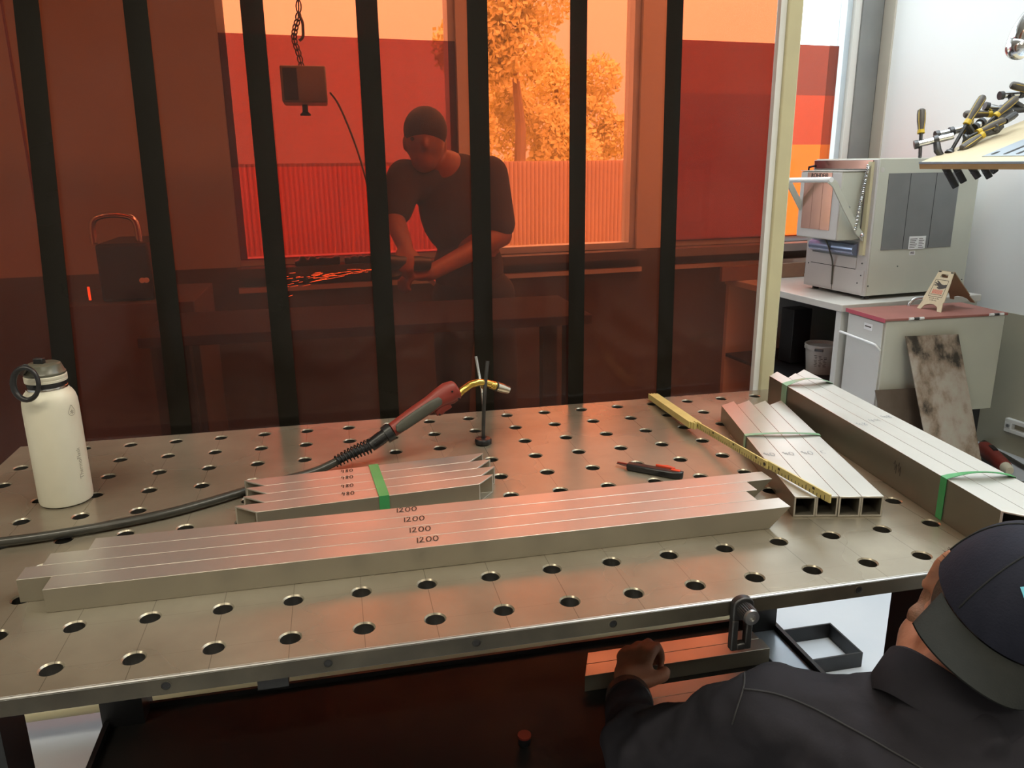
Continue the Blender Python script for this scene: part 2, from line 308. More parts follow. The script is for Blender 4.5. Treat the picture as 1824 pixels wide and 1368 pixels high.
ROOT = {}
def wloc(o):
    t = V((0, 0, 0))
    while o is not None: t = t + V(o.location); o = o.parent
    return t
def obj(name, mb, m, parent=None, loc=None, sharp=35, smooth=True, bevel=0, mats=None):
    """one mesh object; mb holds world coordinates"""
    me = bpy.data.meshes.new(name)
    o = bpy.data.objects.new(name, me); COL.objects.link(o)
    if parent is not None: o.parent = parent
    if loc is not None: o.location = V(loc) - (wloc(parent) if parent is not None else V((0, 0, 0)))
    sh = wloc(o)
    me.from_pydata([tuple(p - sh) for p in mb.v], [], mb.f)
    bm = bmesh.new(); bm.from_mesh(me); bmesh.ops.recalc_face_normals(bm, faces=bm.faces); bm.to_mesh(me); bm.free()
    if smooth:
        me.polygons.foreach_set('use_smooth', [True] * len(me.polygons)); me.set_sharp_from_angle(angle=math.radians(sharp))
    me.materials.append(M[m] if isinstance(m, str) else m)
    if bevel:
        b = o.modifiers.new('edge', 'BEVEL'); b.width = bevel; b.segments = 2; b.limit_method = 'ANGLE'; b.angle_limit = math.radians(40)
    return o
def thing(name, label, cat, loc=(0, 0, 0), group=None):
    o = bpy.data.objects.new(name, None); COL.objects.link(o); o.location = V(loc); o.empty_display_size = 0.05
    return tag(o, label, cat, group)
def tag(o, label, cat, group=None):
    o['label'] = label; o['category'] = cat
    if group: o['group'] = group
    return o
def struct(o): o['kind'] = 'structure'; return o
def bake(o, smooth_it=0, factor=0.5):
    """apply the object's modifiers"""
    dg = bpy.context.evaluated_depsgraph_get(); dg.update()
    me = bpy.data.meshes.new_from_object(o.evaluated_get(dg)); o.modifiers.clear(); old = o.data; o.data = me; bpy.data.meshes.remove(old)
    me.polygons.foreach_set('use_smooth', [True] * len(me.polygons))
    return o
def blob(name, mb, m, parent, voxel=0.006, smooth=6, disp=None):
    """overlapping shapes fused into one continuous skin"""
    o = obj(name, mb, m, parent)
    r = o.modifiers.new('fuse', 'REMESH'); r.mode = 'VOXEL'; r.voxel_size = voxel
    s = o.modifiers.new('soft', 'SMOOTH'); s.iterations = smooth; s.factor = 0.5
    for k, (sz, st) in enumerate(disp or ()):
        tx = bpy.data.textures.new('cloth_folds', 'CLOUDS'); tx.noise_scale = sz; tx.noise_depth = 1
        d = o.modifiers.new('folds', 'DISPLACE'); d.texture = tx; d.strength = st; d.mid_level = 0.55; d.texture_coords = 'LOCAL'
    if disp: s = o.modifiers.new('soft2', 'SMOOTH'); s.iterations = 2
    bake(o)
    if not o.data.materials: o.data.materials.append(M[m])
    return o
def text(name, body, size, o, ax, ay, m, parent, align='CENTER', ext=0.0002):
    cu = bpy.data.curves.new('t', 'FONT'); cu.body = body; cu.size = size; cu.align_x = align; cu.extrude = ext
    t = bpy.data.objects.new('t', cu); COL.objects.link(t)
    dg = bpy.context.evaluated_depsgraph_get(); dg.update()
    me = bpy.data.meshes.new_from_object(t.evaluated_get(dg)); bpy.data.objects.remove(t)
    ax, ay = V(ax).normalized(), V(ay).normalized(); n = ax.cross(ay)
    sh = wloc(parent)
    for vv in me.vertices: vv.co = V(o) + ax * vv.co.x + ay * vv.co.y + n * (vv.co.z + ext + 0.0003) - sh
    ob = bpy.data.objects.new(name, me); COL.objects.link(ob); ob.parent = parent
    me.materials.clear(); me.materials.append(M[m]); return ob
def arc(c, r, a0, a1, n=16): return [(c[0] + r[0] * math.cos(a0 + (a1 - a0) * i / n), c[1] + r[1] * math.sin(a0 + (a1 - a0) * i / n)) for i in range(n + 1)]
GLY = {  # pen strokes in a 0.6 x 1 cell
    '1': [[(0.22, 0.95), (0.25, 0.0)]],
    '2': [[(0.05, 0.8), (0.2, 1.0), (0.42, 0.9), (0.4, 0.6), (0.05, 0.05), (0.3, 0.1), (0.6, 0.05)]],
    '0': [arc((0.3, 0.5), (0.27, 0.46), 1.7, 1.7 + 2 * PI, 14)],
    '4': [[(0.15, 1.0), (0.02, 0.45), (0.5, 0.5)], [(0.42, 0.85), (0.36, 0.0)]],
    '8': [[(0.5, 0.85), (0.25, 1.0), (0.08, 0.78), (0.45, 0.35), (0.4, 0.05), (0.12, 0.08), (0.15, 0.4), (0.52, 0.82)]],
    '~': [[(0.0, 0.7), (0.2, 1.0), (0.3, 0.3), (0.5, 0.8), (0.55, 0.1)]],
    'c': [[(0.5, 0.9), (0.1, 0.8), (0.1, 0.2), (0.5, 0.1)]],
}
def strokes(mb, s, o, ax, ay, n, h, wd):
    x = 0.0
    for ch in s:
        for st in GLY[ch]:
            mb.ribbon([V(o) + V(ax) * (x + a) * h + V(ay) * b * h for a, b in st], n, wd)
        x += 0.42 if ch == '1' else 0.78
    return mb

# ================================================================ the setting
def rbox(mb, s0, s1, q0, q1, z0, z1): return mb.frame(KC, E_, D_, Z_, s0, s1, q0, q1, z0, z1)
SL, QF, HC = -9.2, -8.6, 3.8
struct(obj('floor', rbox(MB(), SL, 0.0, QF, 0.0, -0.1, 0.0), 'floor', smooth=False))
RL = (-2.0, -0.12, -3.4, -0.3)   # added roof light, out of view, to brighten the right wall and tubes
cm = MB(); rbox(cm, SL - .2, RL[0], QF - .2, 0.2, HC, HC + 0.1); rbox(cm, RL[1], 0.2, QF - .2, 0.2, HC, HC + 0.1); rbox(cm, RL[0], RL[1], QF - .2, RL[2], HC, HC + 0.1); rbox(cm, RL[0], RL[1], RL[3], 0.2, HC, HC + 0.1)
struct(obj('ceiling', cm, 'ceiling', smooth=False))
rl = MB(); rbox(rl, RL[0] - .05, RL[0], RL[2] - .05, RL[3] + .05, HC, HC + .16); rbox(rl, RL[1], RL[1] + .05, RL[2] - .05, RL[3] + .05, HC, HC + .16); rbox(rl, RL[0], RL[1], RL[2] - .05, RL[2], HC, HC + .16); rbox(rl, RL[0], RL[1], RL[3], RL[3] + .05, HC, HC + .16)
rf_ = struct(obj('window_4', rl, 'frame_pale', smooth=False)); obj('pane', rbox(MB(), RL[0], RL[1], RL[2], RL[3], HC + .12, HC + .126), 'glass', rf_, smooth=False)  # frame and pane of the added roof light, out of view
struct(obj('wall_left', rbox(MB(), SL - 0.2, SL, QF, 0.2, 0, HC), 'pale_wall', smooth=False))
struct(obj('wall_front', rbox(MB(), SL, 0.0, QF - 0.2, QF, 0, HC), 'pale_wall', smooth=False))
wr = struct(obj('wall_right', rbox(MB(), 0.0, 0.2, QF, 0.2, 0.715, HC), 'white_wall', smooth=False))
dd = obj('dado', rbox(MB(), -0.003, 0.2, QF, 0.0, 0.0, 0.715), 'olive_wall', smooth=False); struct(dd); dd.name = 'trim_1'
WIN = [(-3.70, -2.585), (-2.49, -1.56), (-1.345, -0.205)]
ZS, ZT = 1.0, 3.1
wb = MB()
edges = [SL] + [x for a in WIN for x in a] + [0.0]
for i in range(2, len(edges), 2): rbox(wb, edges[i], edges[i + 1], 0, 0.2, ZS, HC)
for a, b in WIN: rbox(wb, a, b, 0, 0.2, ZT, HC)
struct(obj('wall_back', wb, 'pale_wall', smooth=False))
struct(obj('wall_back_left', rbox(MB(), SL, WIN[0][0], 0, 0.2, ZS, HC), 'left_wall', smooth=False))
lw = obj('wall_back_lower', rbox(MB(), SL, 0.0, 0, 0.2, 0, ZS), 'dark_wall', smooth=False); struct(lw)
struct(obj('trim_2', rbox(MB(), -0.012, 0.0, -0.092, 0.0, 0.0, HC), 'beige', smooth=False))
FILMS = {0: [(1.03, 1.47, 'film_d'), (1.47, 1.77, 'film_g'), (1.77, 2.062, 'film_g')],
         2: [(1.03, 1.564, 'film_c'), (1.564, 1.840, 'film_b'), (1.840, 2.113, 'film_a')]}
for i, (a, b) in enumerate(WIN):
    fr = MB(); w_ = 0.035
    for (s0, s1, z0, z1) in ((a, a + w_, ZS, ZT), (b - w_, b, ZS, ZT), (a + w_, b - w_, ZS, ZS + w_), (a + w_, b - w_, ZT - w_, ZT)):
        rbox(fr, s0, s1, 0.03, 0.12, z0, z1)
    wo = struct(obj('window_%d' % (i + 1), fr, 'frame_pale', smooth=False))
    obj('pane', rbox(MB(), a + w_, b - w_, 0.085, 0.089, ZS + w_, ZT - w_), 'glass', wo, smooth=False)
    obj('sill', rbox(MB(), a - 0.02, b + 0.02, -0.10, 0.03, 0.955, ZS), 'dark_wall' if i < 2 else 'frame_grey', wo, smooth=False)
    obj('ledge', rbox(MB(), a - 0.02, b + 0.02, -0.035, 0.0, 0.875, 0.90), 'pale_wall', wo, smooth=False)
    if i in FILMS:
        for z0, z1, m in FILMS[i]:
            if i == 0: obj('film_panel', rbox(MB(), a + 0.002, b - 0.002, 0.020, 0.023, z0, z1), m, wo, smooth=False)
            else:
                obj('film_panel', rbox(MB(), a + 0.665, b - 0.075, 0.020, 0.023, z0, z1), m, wo, smooth=False)
                obj('film_panel', rbox(MB(), a + 0.002, a + 0.665, 0.020, 0.023, z0, z1), 'film_f' if m == 'film_a' else 'film_e', wo, smooth=False)
# the right window's heavy grey jamb and its bright inner liner
struct(obj('trim_3', rbox(MB(), -0.165, -0.020, -0.012, 0.1, ZS - 0.1, HC), 'frame_grey', smooth=False))
struct(obj('trim_4', rbox(MB(), -0.018, -0.0125, -0.006, 0.0, 0.0, HC), 'steel_black', smooth=False))

# ceiling lamps that light the shop
for i, (s, q) in enumerate(LAMPS):
    t = thing('ceiling_lamp', ['long tube lamp on the ceiling over the welding table', 'long tube lamp on the ceiling left of the welding table',
              'long tube lamp on the ceiling beyond the curtain', 'long tube lamp on the ceiling at the far left'][i], 'lamp', RM(s, q, 3.62), 'tube lamps on the ceiling')
    obj('housing', rbox(MB(), s - .8, s + .8, q - .09, q + .09, 3.66, 3.80), 'white_plastic', t, smooth=False)
    obj('diffuser', rbox(MB(), s - .78, s + .78, q - .075, q + .075, 3.615, 3.66), 'lamp', t, smooth=False)

# ================================================================ outside the windows
struct(obj('ground', rbox(MB(), -30, 30, 0.2, 60, -0.12, -0.02), 'ground', smooth=False))
fn = thing('corrugated_fence', 'brown corrugated metal fence outside the middle window', 'fence', RM(-2, 5.6, 0))
for k in range(9):
    s0 = -7.6 + k * 1.0; pts = []
    n = 72
    for i in range(n + 1): pts.append((s0 + i / n, 5.6 + 0.022 * math.cos(2 * PI * i / 4.0)))
    mb = MB(); rs = []
    mb.rings([[RM(s, q, z) for s, q in pts] + [RM(s, q + 0.006, z) for s, q in reversed(pts)] for z in (0.0, 1.50)])
    obj('fence_sheet', mb, 'fence', fn, sharp=60)
    obj('fence_post', rbox(MB(), s0 - .04, s0 + .04, 5.66, 5.74, -0.02, 1.47), 'fence', fn, smooth=False)
def tree(s, q, h, r, label):
    t = thing('tree', label, 'tree', RM(s, q, 0), 'trees behind the fence')
    tr = MB(); tr.tube([RM(s, q, -0.02), RM(s + .08, q, h * .45), RM(s - .05, q + .1, h * .8)], [0.13, 0.10, 0.04], 10)
    obj('trunk', tr, 'bark', t)
    mb = MB(); rnd = random.Random(int(s * 100))
    blobs = [(V((rnd.uniform(-1, 1) * r, rnd.uniform(-.6, .6) * r, h * rnd.uniform(.20, .93))), r * rnd.uniform(.35, .6)) for _ in range(16)]
    for _ in range(14000):
        c, rr = rnd.choice(blobs)
        d = V((rnd.gauss(0, 1), rnd.gauss(0, 1), rnd.gauss(0, 1))).normalized() * rr * rnd.uniform(.55, 1.0)
        p = RM(s, q, 0) + c + d
        if p.z < 0.6: continue
        a = V((rnd.gauss(0, 1), rnd.gauss(0, 1), rnd.gauss(0, 1))).normalized(); b = a.orthogonal().normalized(); L = rnd.uniform(.04, .075)
        mb.add([p - a * L, p + b * L * .7, p + a * L, p - b * L * .7], [(0, 1, 2, 3)])
    f = obj('foliage', mb, 'leaf', t, smooth=False); f['kind'] = 'stuff'
tree(1.15, 10.2, 4.6, 1.2, 'bushy tree with the highest crown behind the fence')
tree(3.0, 12.8, 3.9, 1.25, 'low round tree behind the right end of the fence')
gm = MB(); rnd = random.Random(3)
for k in range(900):
    s = rnd.uniform(-7, 0.2); q = rnd.uniform(4.9, 5.5); hh = rnd.uniform(.3, .62) * (1.5 if (-2.15 < s < -1.95 or rnd.random() < .03) else 1)
    p = RM(s, q, -0.02); a = E_ * rnd.uniform(.008, .02); lean = E_ * rnd.uniform(-.12, .12) + D_ * rnd.uniform(-.1, .1)
    gm.add([p - a, p + a, p + lean + Z_ * hh], [(0, 1, 2)])
g = tag(obj('grass', gm, 'grass', smooth=False), 'tall dry grass along the foot of the corrugated fence', 'grass'); g['kind'] = 'stuff'

# ================================================================ welding curtain and its frame
YC = 1.0
cf = thing('curtain_frame', 'cream painted steel post and foot rail holding the red curtain', 'frame', (1.582, YC, 0))
obj('post', MB().frame((1.582, YC, 0), (1, 0, 0), (0, 1, 0), Z_, -0.021, 0.021, -0.02, 0.02, 0.0, 2.62), 'post', cf, bevel=0.004)
obj('post', MB().frame((-0.928, YC, 0), (1, 0, 0), (0, 1, 0), Z_, -0.021, 0.021, -0.02, 0.02, 0.0, 2.62), 'post', cf, bevel=0.004)
obj('foot_rail', MB().cyl((-0.90, YC, 0.095), (1.562, YC, 0.095), 0.017), 'post', cf)
obj('top_rail', MB().frame((0, YC, 0), (1, 0, 0), (0, 1, 0), Z_, -0.906, 1.560, -0.02, 0.02, 2.585, 2.62), 'post', cf)
obj('base_plate', MB().frame((1.582, YC, 0), (1, 0, 0), (0, 1, 0), Z_, -0.06, 0.06, -0.08, 0.08, 0.0, 0.008), 'post', cf)
obj('cover_strip', MB().frame((1.552, YC, 0), (1, 0, 0), (0, 1, 0), Z_, -0.0085, 0.0085, -0.012, 0.006, 0.13, 2.56), 'white_plastic', cf)
wc = thing('welding_curtain', 'dark red see-through welding curtain of wide strips behind the table', 'curtain', (0.3, YC, 2.56))
BX = [-0.760, -0.512, -0.250, -0.003, 0.254, 0.507, 0.7605, 1.013, 1.270]
edgesx = [-0.895] + BX + [1.539]
def sheet(x0, x1, y, z0, z1, th, bow, lean=0.0):
    n = 10; mb = MB(); fr_, bk = [], []
    rs = []
    for z in (z0, z1):
        row = []
        for i in range(n + 1):
            u_ = i / n; row.append(V((x0 + (x1 - x0) * u_ + lean * (z - 0.9), y - bow * math.sin(PI * u_), z)))
        rs.append(row + [p + V((0, th, 0)) for p in reversed(row)])
    return mb.rings(rs)
for i in range(len(edgesx) - 1):
    a, b = edgesx[i], edgesx[i + 1]
    obj('strip', sheet(a - 0.003, b + 0.003, YC + 0.0035 * (i % 2), 0.13, 2.57, 0.002, 0.003 + 0.002 * (i % 3)), 'curtain', wc, sharp=60)
for i, x in enumerate(BX):
    hw = 0.0245 if i < 7 else 0.0215
    ln = [0.055, 0.055, 0.055, 0.018, 0.0, -0.002, 0.0, -0.004, -0.013][i]
    obj('band', sheet(x - hw, x + hw, YC - 0.009, 0.13, 2.57, 0.002, 0.001, ln), 'band', wc, sharp=60)

# ================================================================ welding table
TZ = 0.85
tb = thing('welding_table', 'large steel welding table with a grid of round clamping holes', 'table', (0.65, 0.45, 0))
mb = MB(); NS = 24
for r in range(10):
    for c in range(-3, 17):
        cx, cy = c * 0.1, r * 0.1
        ring = [(cx + math.cos(2 * PI * k / NS + PI / 4), cy + math.sin(2 * PI * k / NS + PI / 4)) for k in range(NS)]
        cs = [(math.cos(2 * PI * k / NS + PI / 4), math.sin(2 * PI * k / NS + PI / 4)) for k in range(NS)]
        def sq(a, b):
            m_ = max(abs(a), abs(b)); return (a / m_ * 0.05, b / m_ * 0.05)
        o = len(mb.v); vs = []
        for a, b in cs: x, y = sq(a, b); vs.append((cx + x, cy + y, TZ))
        for R_, z in ((0.0162, TZ), (0.0140, TZ - 0.0022), (0.0140, TZ - 0.025)):
            for a, b in cs: vs.append((cx + a * R_, cy + b * R_, z))
        for a, b in cs: x, y = sq(a, b); vs.append((cx + x, cy + y, TZ - 0.025))
        fs = []
        for L in range(4):
            for k in range(NS): fs.append((L * NS + k, L * NS + (k + 1) % NS, (L + 1) * NS + (k + 1) % NS, (L + 1) * NS + k))
        mb.add(vs, fs)
tt_ = obj('table_top', mb, 'table', tb, sharp=30)
M['bore'] = mat('dark_hole_bore', (0.05, 0.045, 0.038), 0.55, 0.4, c2=(0.03, 0.028, 0.025), scale=30)  # shade down inside the holes put into a dark bore colour
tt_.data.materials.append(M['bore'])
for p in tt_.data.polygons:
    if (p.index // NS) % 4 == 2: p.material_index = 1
ec = MB()
for y0, y1 in ((-0.0485, -0.0532), (0.9485, 0.9532)): ec.add([(-0.35, y0, TZ + .0002), (1.65, y0, TZ + .0002), (1.65, y1, TZ - .0022), (-0.35, y1, TZ - .0022), (-0.35, (y0 + y1) / 2, TZ - .0022), (1.65, (y0 + y1) / 2, TZ - .0022)], [(0, 1, 2, 3), (0, 4, 5, 1), (4, 3, 2, 5), (0, 3, 4), (1, 5, 2)])
for k_ in range(2):
    e1_ = MB(); e1_.v = ec.v[k_ * 6:k_ * 6 + 6]; e1_.f = ec.f[:5]
    obj('edge_chamfer', e1_, 'steel_cut', tb, smooth=False)
# plate edge with its tapped holes (front edge in view)
sk = MB()
sk.box(-0.35, 1.65, -0.053, -0.0501, TZ - 0.0255, TZ - 0.0015); sk.box(-0.35, 1.65, 0.9501, 0.953, TZ - 0.0255, TZ - 0.0015)
sk.box(-0.353, -0.3501, -0.053, 0.953, TZ - 0.0255, TZ - 0.0015); sk.box(1.6501, 1.653, -0.053, 0.953, TZ - 0.0255, TZ - 0.0015)
M['edge'] = mat('plate_edge_steel', (0.13, 0.115, 0.085), 0.45, 0.5, c2=(0.045, 0.04, 0.032), scale=7)
obj('plate_edge', sk, 'edge', tb, smooth=False)
for x in (-0.05, 0.148, 0.35, 0.55, 0.749, 0.948, 1.147, 1.347, 1.547):
    th = MB(); th.lathe([(0.0058, 0.0), (0.0042, -0.0005), (0.0035, 0.0012), (0.0035, 0.0026)], (x, -0.0532, TZ - 0.0125), (0, 1, 0), 16)
    obj('tapped_hole', th, 'steel_black', tb)
    obj('hole_rim', MB().lathe([(0.0074, 0.0), (0.0074, -0.0004), (0.0060, -0.0006), (0.0060, 0.0)], (x, -0.0531, TZ - 0.0125), (0, 1, 0), 16, False), 'edge', tb)
for y in (-0.044, 0.93): obj('lower_rim', MB().box(0.30, 0.93, y, y + 0.01, TZ - 0.032, TZ - 0.0256), 'frame_grey', tb, smooth=False)
fb = MB(); fb.box(-0.13, 1.39, 0.20, 0.26, TZ - 0.085, TZ - 0.0256); fb.box(-0.13, 1.39, 0.56, 0.62, TZ - 0.095, TZ - 0.0256)
obj('frame_beam', fb, 'steel_black', tb, smooth=False)
for x0, y0 in ((-0.185, 0.03), (-0.142, 0.548), (1.342, 0.03), (1.318, 0.548)):
    obj('leg', MB().box(x0, x0 + (0.098 if y0 < .1 else 0.082), y0, y0 + 0.075, 0.0, TZ - 0.0257), 'steel_black', tb, smooth=False)
obj('shelf', MB().box(-0.13, 1.40, 0.02, 0.60, 0.342, 0.35), 'shelf_steel', tb, smooth=False)
lp = MB(); lp.box(-0.138, -0.128, 0.02, 0.60, 0.342, 0.366); lp.box(1.398, 1.408, 0.02, 0.60, 0.342, 0.366); lp.box(-0.13, 1.40, 0.596, 0.604, 0.342, 0.362)
obj('shelf_lip', lp, 'steel_black', tb, smooth=False)
# bent lug on the far edge, small clamp block under the front edge
obj('edge_block', MB().box(0.255, 0.295, -0.03, 0.01, TZ - 0.055, TZ - 0.0256), 'steel_black', tb, smooth=False)

# ================================================================ steel tubes
def steel_tube(o, a, wd, L, W, H, t, e0=None, e1=None):
    """hollow rectangular tube; e0/e1 give the end cut as a shift along the axis at (u across, h up)"""
    o, a, wd = V(o), V(a).normalized(), V(wd).normalized()
    e0 = e0 or (lambda u, h: 0.0); e1 = e1 or (lambda u, h: 0.0)
    mb = MB(); rs = []
    out = [(0, 0), (W, 0), (W, H), (0, H)]; inn = [(t, t), (W - t, t), (W - t, H - t), (t, H - t)]
    P_ = lambda u, h, s: o + wd * u + Z_ * h + a * s
    vs = [P_(u, h, e0(u, h)) for u, h in out] + [P_(u, h, L + e1(u, h)) for u, h in out] + \
         [P_(u, h, e0(u, h)) for u, h in inn] + [P_(u, h, L + e1(u, h)) for u, h in inn]
    fs = []
    for i in range(4):
        j = (i + 1) % 4
        fs += [(i, j, 4 + j, 4 + i), (8 + j, 8 + i, 12 + i, 12 + j), (j, i, 8 + i, 8 + j), (4 + i, 4 + j, 12 + j, 12 + i)]
    return mb.add(vs, fs)
def sides(o, m):  # gives outer side walls and inner faces the shade-darkened steel
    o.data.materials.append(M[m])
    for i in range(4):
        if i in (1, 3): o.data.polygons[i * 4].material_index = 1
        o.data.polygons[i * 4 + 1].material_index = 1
def mark(parent, s, o, ax, ay, h, wd, m='ink', n=(0, 0, 1)):
    return obj('handwritten_mark', strokes(MB(), s, o, ax, ay, n, h, wd), m, parent, smooth=False)
def strap(name, label, o, a, wd, s0, s1, bw, WT, H, m, slack=0.0, twist=0.0, group=None):
    o, a, wd = V(o), V(a).normalized(), V(wd).normalized()
    path = [(-0.0012, 0.001), (-0.0012, H * .5), (-0.0012, H + 0.0012)]
    k = 14
    for i in range(1, k): path.append((WT * i / k, H + 0.0016 + slack * math.sin(PI * i / k)))
    path += [(WT + 0.0012, H + 0.0012), (WT + 0.0012, H * .5), (WT + 0.0012, 0.001)]
    mb = MB(); rs = []
    for i, (u, h) in enumerate(path):
        s = s0 + (s1 - s0) * max(0, min(1, u / WT)); tw = twist * math.sin(PI * max(0, min(1, u / WT)))
        p = o + wd * u + Z_ * h + a * s
        q = path[min(i + 1, len(path) - 1)]; q0 = path[max(i - 1, 0)]
        d = (wd * (q[0] - q0[0]) + Z_ * (q[1] - q0[1])).normalized(); n = a.cross(d).normalized()
        if n.dot(wd * (u - WT / 2) + Z_ * (h - H / 2)) < 0: n = -n
        hb = bw / 2
        rs.append([p - a * hb + Z_ * tw, p + a * hb, p + a * hb + n * 0.0009, p - a * hb + n * 0.0009 + Z_ * tw])
    mb.rings(rs)
    return tag(obj(name, mb, m, sharp=50), label, 'strap', group)

# --- four long tubes marked 1200
LONG = [(-0.050, 0.1470, 1.1985, (760, 963)), (-0.098, 0.1875, 1.2045, (747, 945)), (-0.075, 0.2280, 1.2045, (738, 926)), (-0.020, 0.2685, 1.2035, (722, 910))]
LLAB = ['long steel tube marked 1200, nearest the front edge of the table', 'long steel tube marked 1200, second from the front, reaching farthest left',
        'long steel tube marked 1200, third from the front of the four', 'long steel tube marked 1200, rearmost of the four, against the strapped short tubes']
HL = 0.038
MK = [(0.4906, 0.1645, 0.8880), (0.4826, 0.2036, 0.8880), (0.4771, 0.2464, 0.8880), (0.4681, 0.2879, 0.8880)]
for i, (x0, y0, L, _) in enumerate(LONG):
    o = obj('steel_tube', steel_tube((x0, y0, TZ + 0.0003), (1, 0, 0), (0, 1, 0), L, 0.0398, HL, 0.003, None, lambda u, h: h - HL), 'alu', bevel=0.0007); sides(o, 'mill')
    tag(o, LLAB[i], 'steel tube', 'long tubes marked 1200')
    p = V(MK[i]); mark(o, '1200', (p.x, p.y, TZ + HL + 0.0004), (0.78, 0.0, 0), (0.1, 1, 0), 0.0185, 0.0021)
    if i == 0:
        for x in (0.02, 0.30, 0.62, 1.0): pass
# --- four short tubes marked 480
A4 = V((0.9973, 0.0743, 0)); W4 = V((-0.0743, 0.9973, 0)); O4 = V((0.231, 0.350, TZ + 0.0003))
SH4 = [(0.0, 0.404), (0.0137, 0.405), (0.0175, 0.403), (0.0135, 0.402)]
LAB4 = ['mitred steel tube marked 480 at the front of the strapped bundle', 'mitred steel tube marked 480, second from the front in the strapped bundle',
        'mitred steel tube marked 480, third from the front in the strapped bundle', 'mitred steel tube marked 480 at the back of the strapped bundle, beside the torch cable']
MK4 = [(0.3782, 0.3851, 0.8880), (0.3778, 0.4228, 0.8880), (0.3784, 0.4651, 0.8880), (0.3789, 0.5006, 0.8880)]
for i, (s, L) in enumerate(SH4):
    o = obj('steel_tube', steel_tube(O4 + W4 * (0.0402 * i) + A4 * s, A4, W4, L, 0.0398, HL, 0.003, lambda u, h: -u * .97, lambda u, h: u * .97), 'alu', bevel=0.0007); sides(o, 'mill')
    tag(o, LAB4[i], 'steel tube', 'mitred tubes marked 480')
    p = V(MK4[i]); mark(o, '480', (p.x, p.y, TZ + HL + 0.0004), A4 * .62, W4 + A4 * .1, 0.0165, 0.0021)
strap('green_strap', 'glossy green plastic strap around the tubes marked 480', O4, A4, W4, 0.2235, 0.2243, 0.019, 0.1605, HL, 'green')
# --- four mitred tubes with open square ends
A5 = V((0.236, 0.9717, 0)); W5 = V((0.9717, -0.236, 0)); O5 = V((1.176, 0.180, TZ + 0.0003))
LAB5 = ['steel tube under the folding rule tip, first of four with open square ends', 'steel tube second from the left of four with open square ends',
        'steel tube third from the left of four with open square ends', 'steel tube rightmost of four with open square ends']
for i in range(4):
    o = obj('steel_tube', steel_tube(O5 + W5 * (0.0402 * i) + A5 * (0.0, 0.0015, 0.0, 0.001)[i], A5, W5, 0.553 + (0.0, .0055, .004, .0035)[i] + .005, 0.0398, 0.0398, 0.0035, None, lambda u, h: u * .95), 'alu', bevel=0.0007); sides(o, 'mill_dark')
    tag(o, LAB5[i], 'steel tube', 'tubes with open square ends')
    q = O5 + W5 * (0.0402 * i + 0.006) + A5 * (0.205 + .004 * i) + Z_ * 0.0402
    mark(o, '~0' if i < 3 else 'c', q, W5 * .85, A5, 0.019, 0.0016, 'ink_grey')
strap('pale_strap', 'thin pale green strap across the four tubes with open square ends', O5, A5, W5, 0.3325, 0.3345, 0.013, 0.161, 0.0400, 'green_pale', 0.002, 0.002)
# --- three long tall tubes along the right edge
A6 = V((0.0921, 0.9957, 0)); W6 = V((0.9957, -0.0921, 0)); O6 = V((1.412, -0.028, TZ + 0.0003)); H6 = 0.079
LAB6 = ['tall steel tube with a dark side face, leftmost of the right-hand bundle', 'tall steel tube in the middle of the three-tube bundle',
        'tall steel tube rightmost of the three-tube bundle']
for i, (s, L) in enumerate([(0.0, 0.848), (-0.036, 0.861), (-0.072, 0.930)]):
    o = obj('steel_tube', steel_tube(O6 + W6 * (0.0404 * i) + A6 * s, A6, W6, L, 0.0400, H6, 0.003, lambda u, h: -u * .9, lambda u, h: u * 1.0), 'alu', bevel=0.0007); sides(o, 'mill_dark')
    tag(o, LAB6[i], 'steel tube', 'tall tubes along the right edge')
    q = O6 + W6 * (0.0404 * i + 0.008) + A6 * (0.43 + .02 * i) + Z_ * (H6 + .0003)
    mark(o, '~8' if i != 1 else '4~', q, W6 * .9, A6, 0.018, 0.0015, 'ink_grey')
    if i == 0: mark(o, '~~', O6 + A6 * 0.285 + Z_ * 0.03 - W6 * 0.0004, -A6 * .6, Z_, 0.028, 0.0018, 'ink', -W6)
strap('green_strap', 'green strap around the front end of the tall tube bundle', O6, A6, W6, 0.139, 0.128, 0.016, 0.1208, H6, 'green', 0.006, 0.004)
strap('green_strap', 'loose pale green strap around the far end of the tall tube bundle', O6, A6, W6, 0.758, 0.761, 0.026, 0.1208, H6, 'green_pale', 0.009, 0.006)
# --- four tubes on the shelf under the table
for i, (x0, x1, y0) in enumerate([(0.885, 1.31, 0.4725), (0.868, 1.315, 0.4315), (0.90, 1.31, 0.3275), (0.93, 1.28, 0.2865)]):
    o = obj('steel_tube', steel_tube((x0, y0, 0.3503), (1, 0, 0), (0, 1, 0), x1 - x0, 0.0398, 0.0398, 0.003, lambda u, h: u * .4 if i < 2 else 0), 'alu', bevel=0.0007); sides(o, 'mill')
    tag(o, ['steel tube farthest back on the shelf under the table', 'steel tube on the shelf just behind the reaching hand', 'steel tube on the shelf held by the reaching hand',
            'steel tube nearest the front on the shelf under the table'][i], 'steel tube', 'tubes on the shelf')

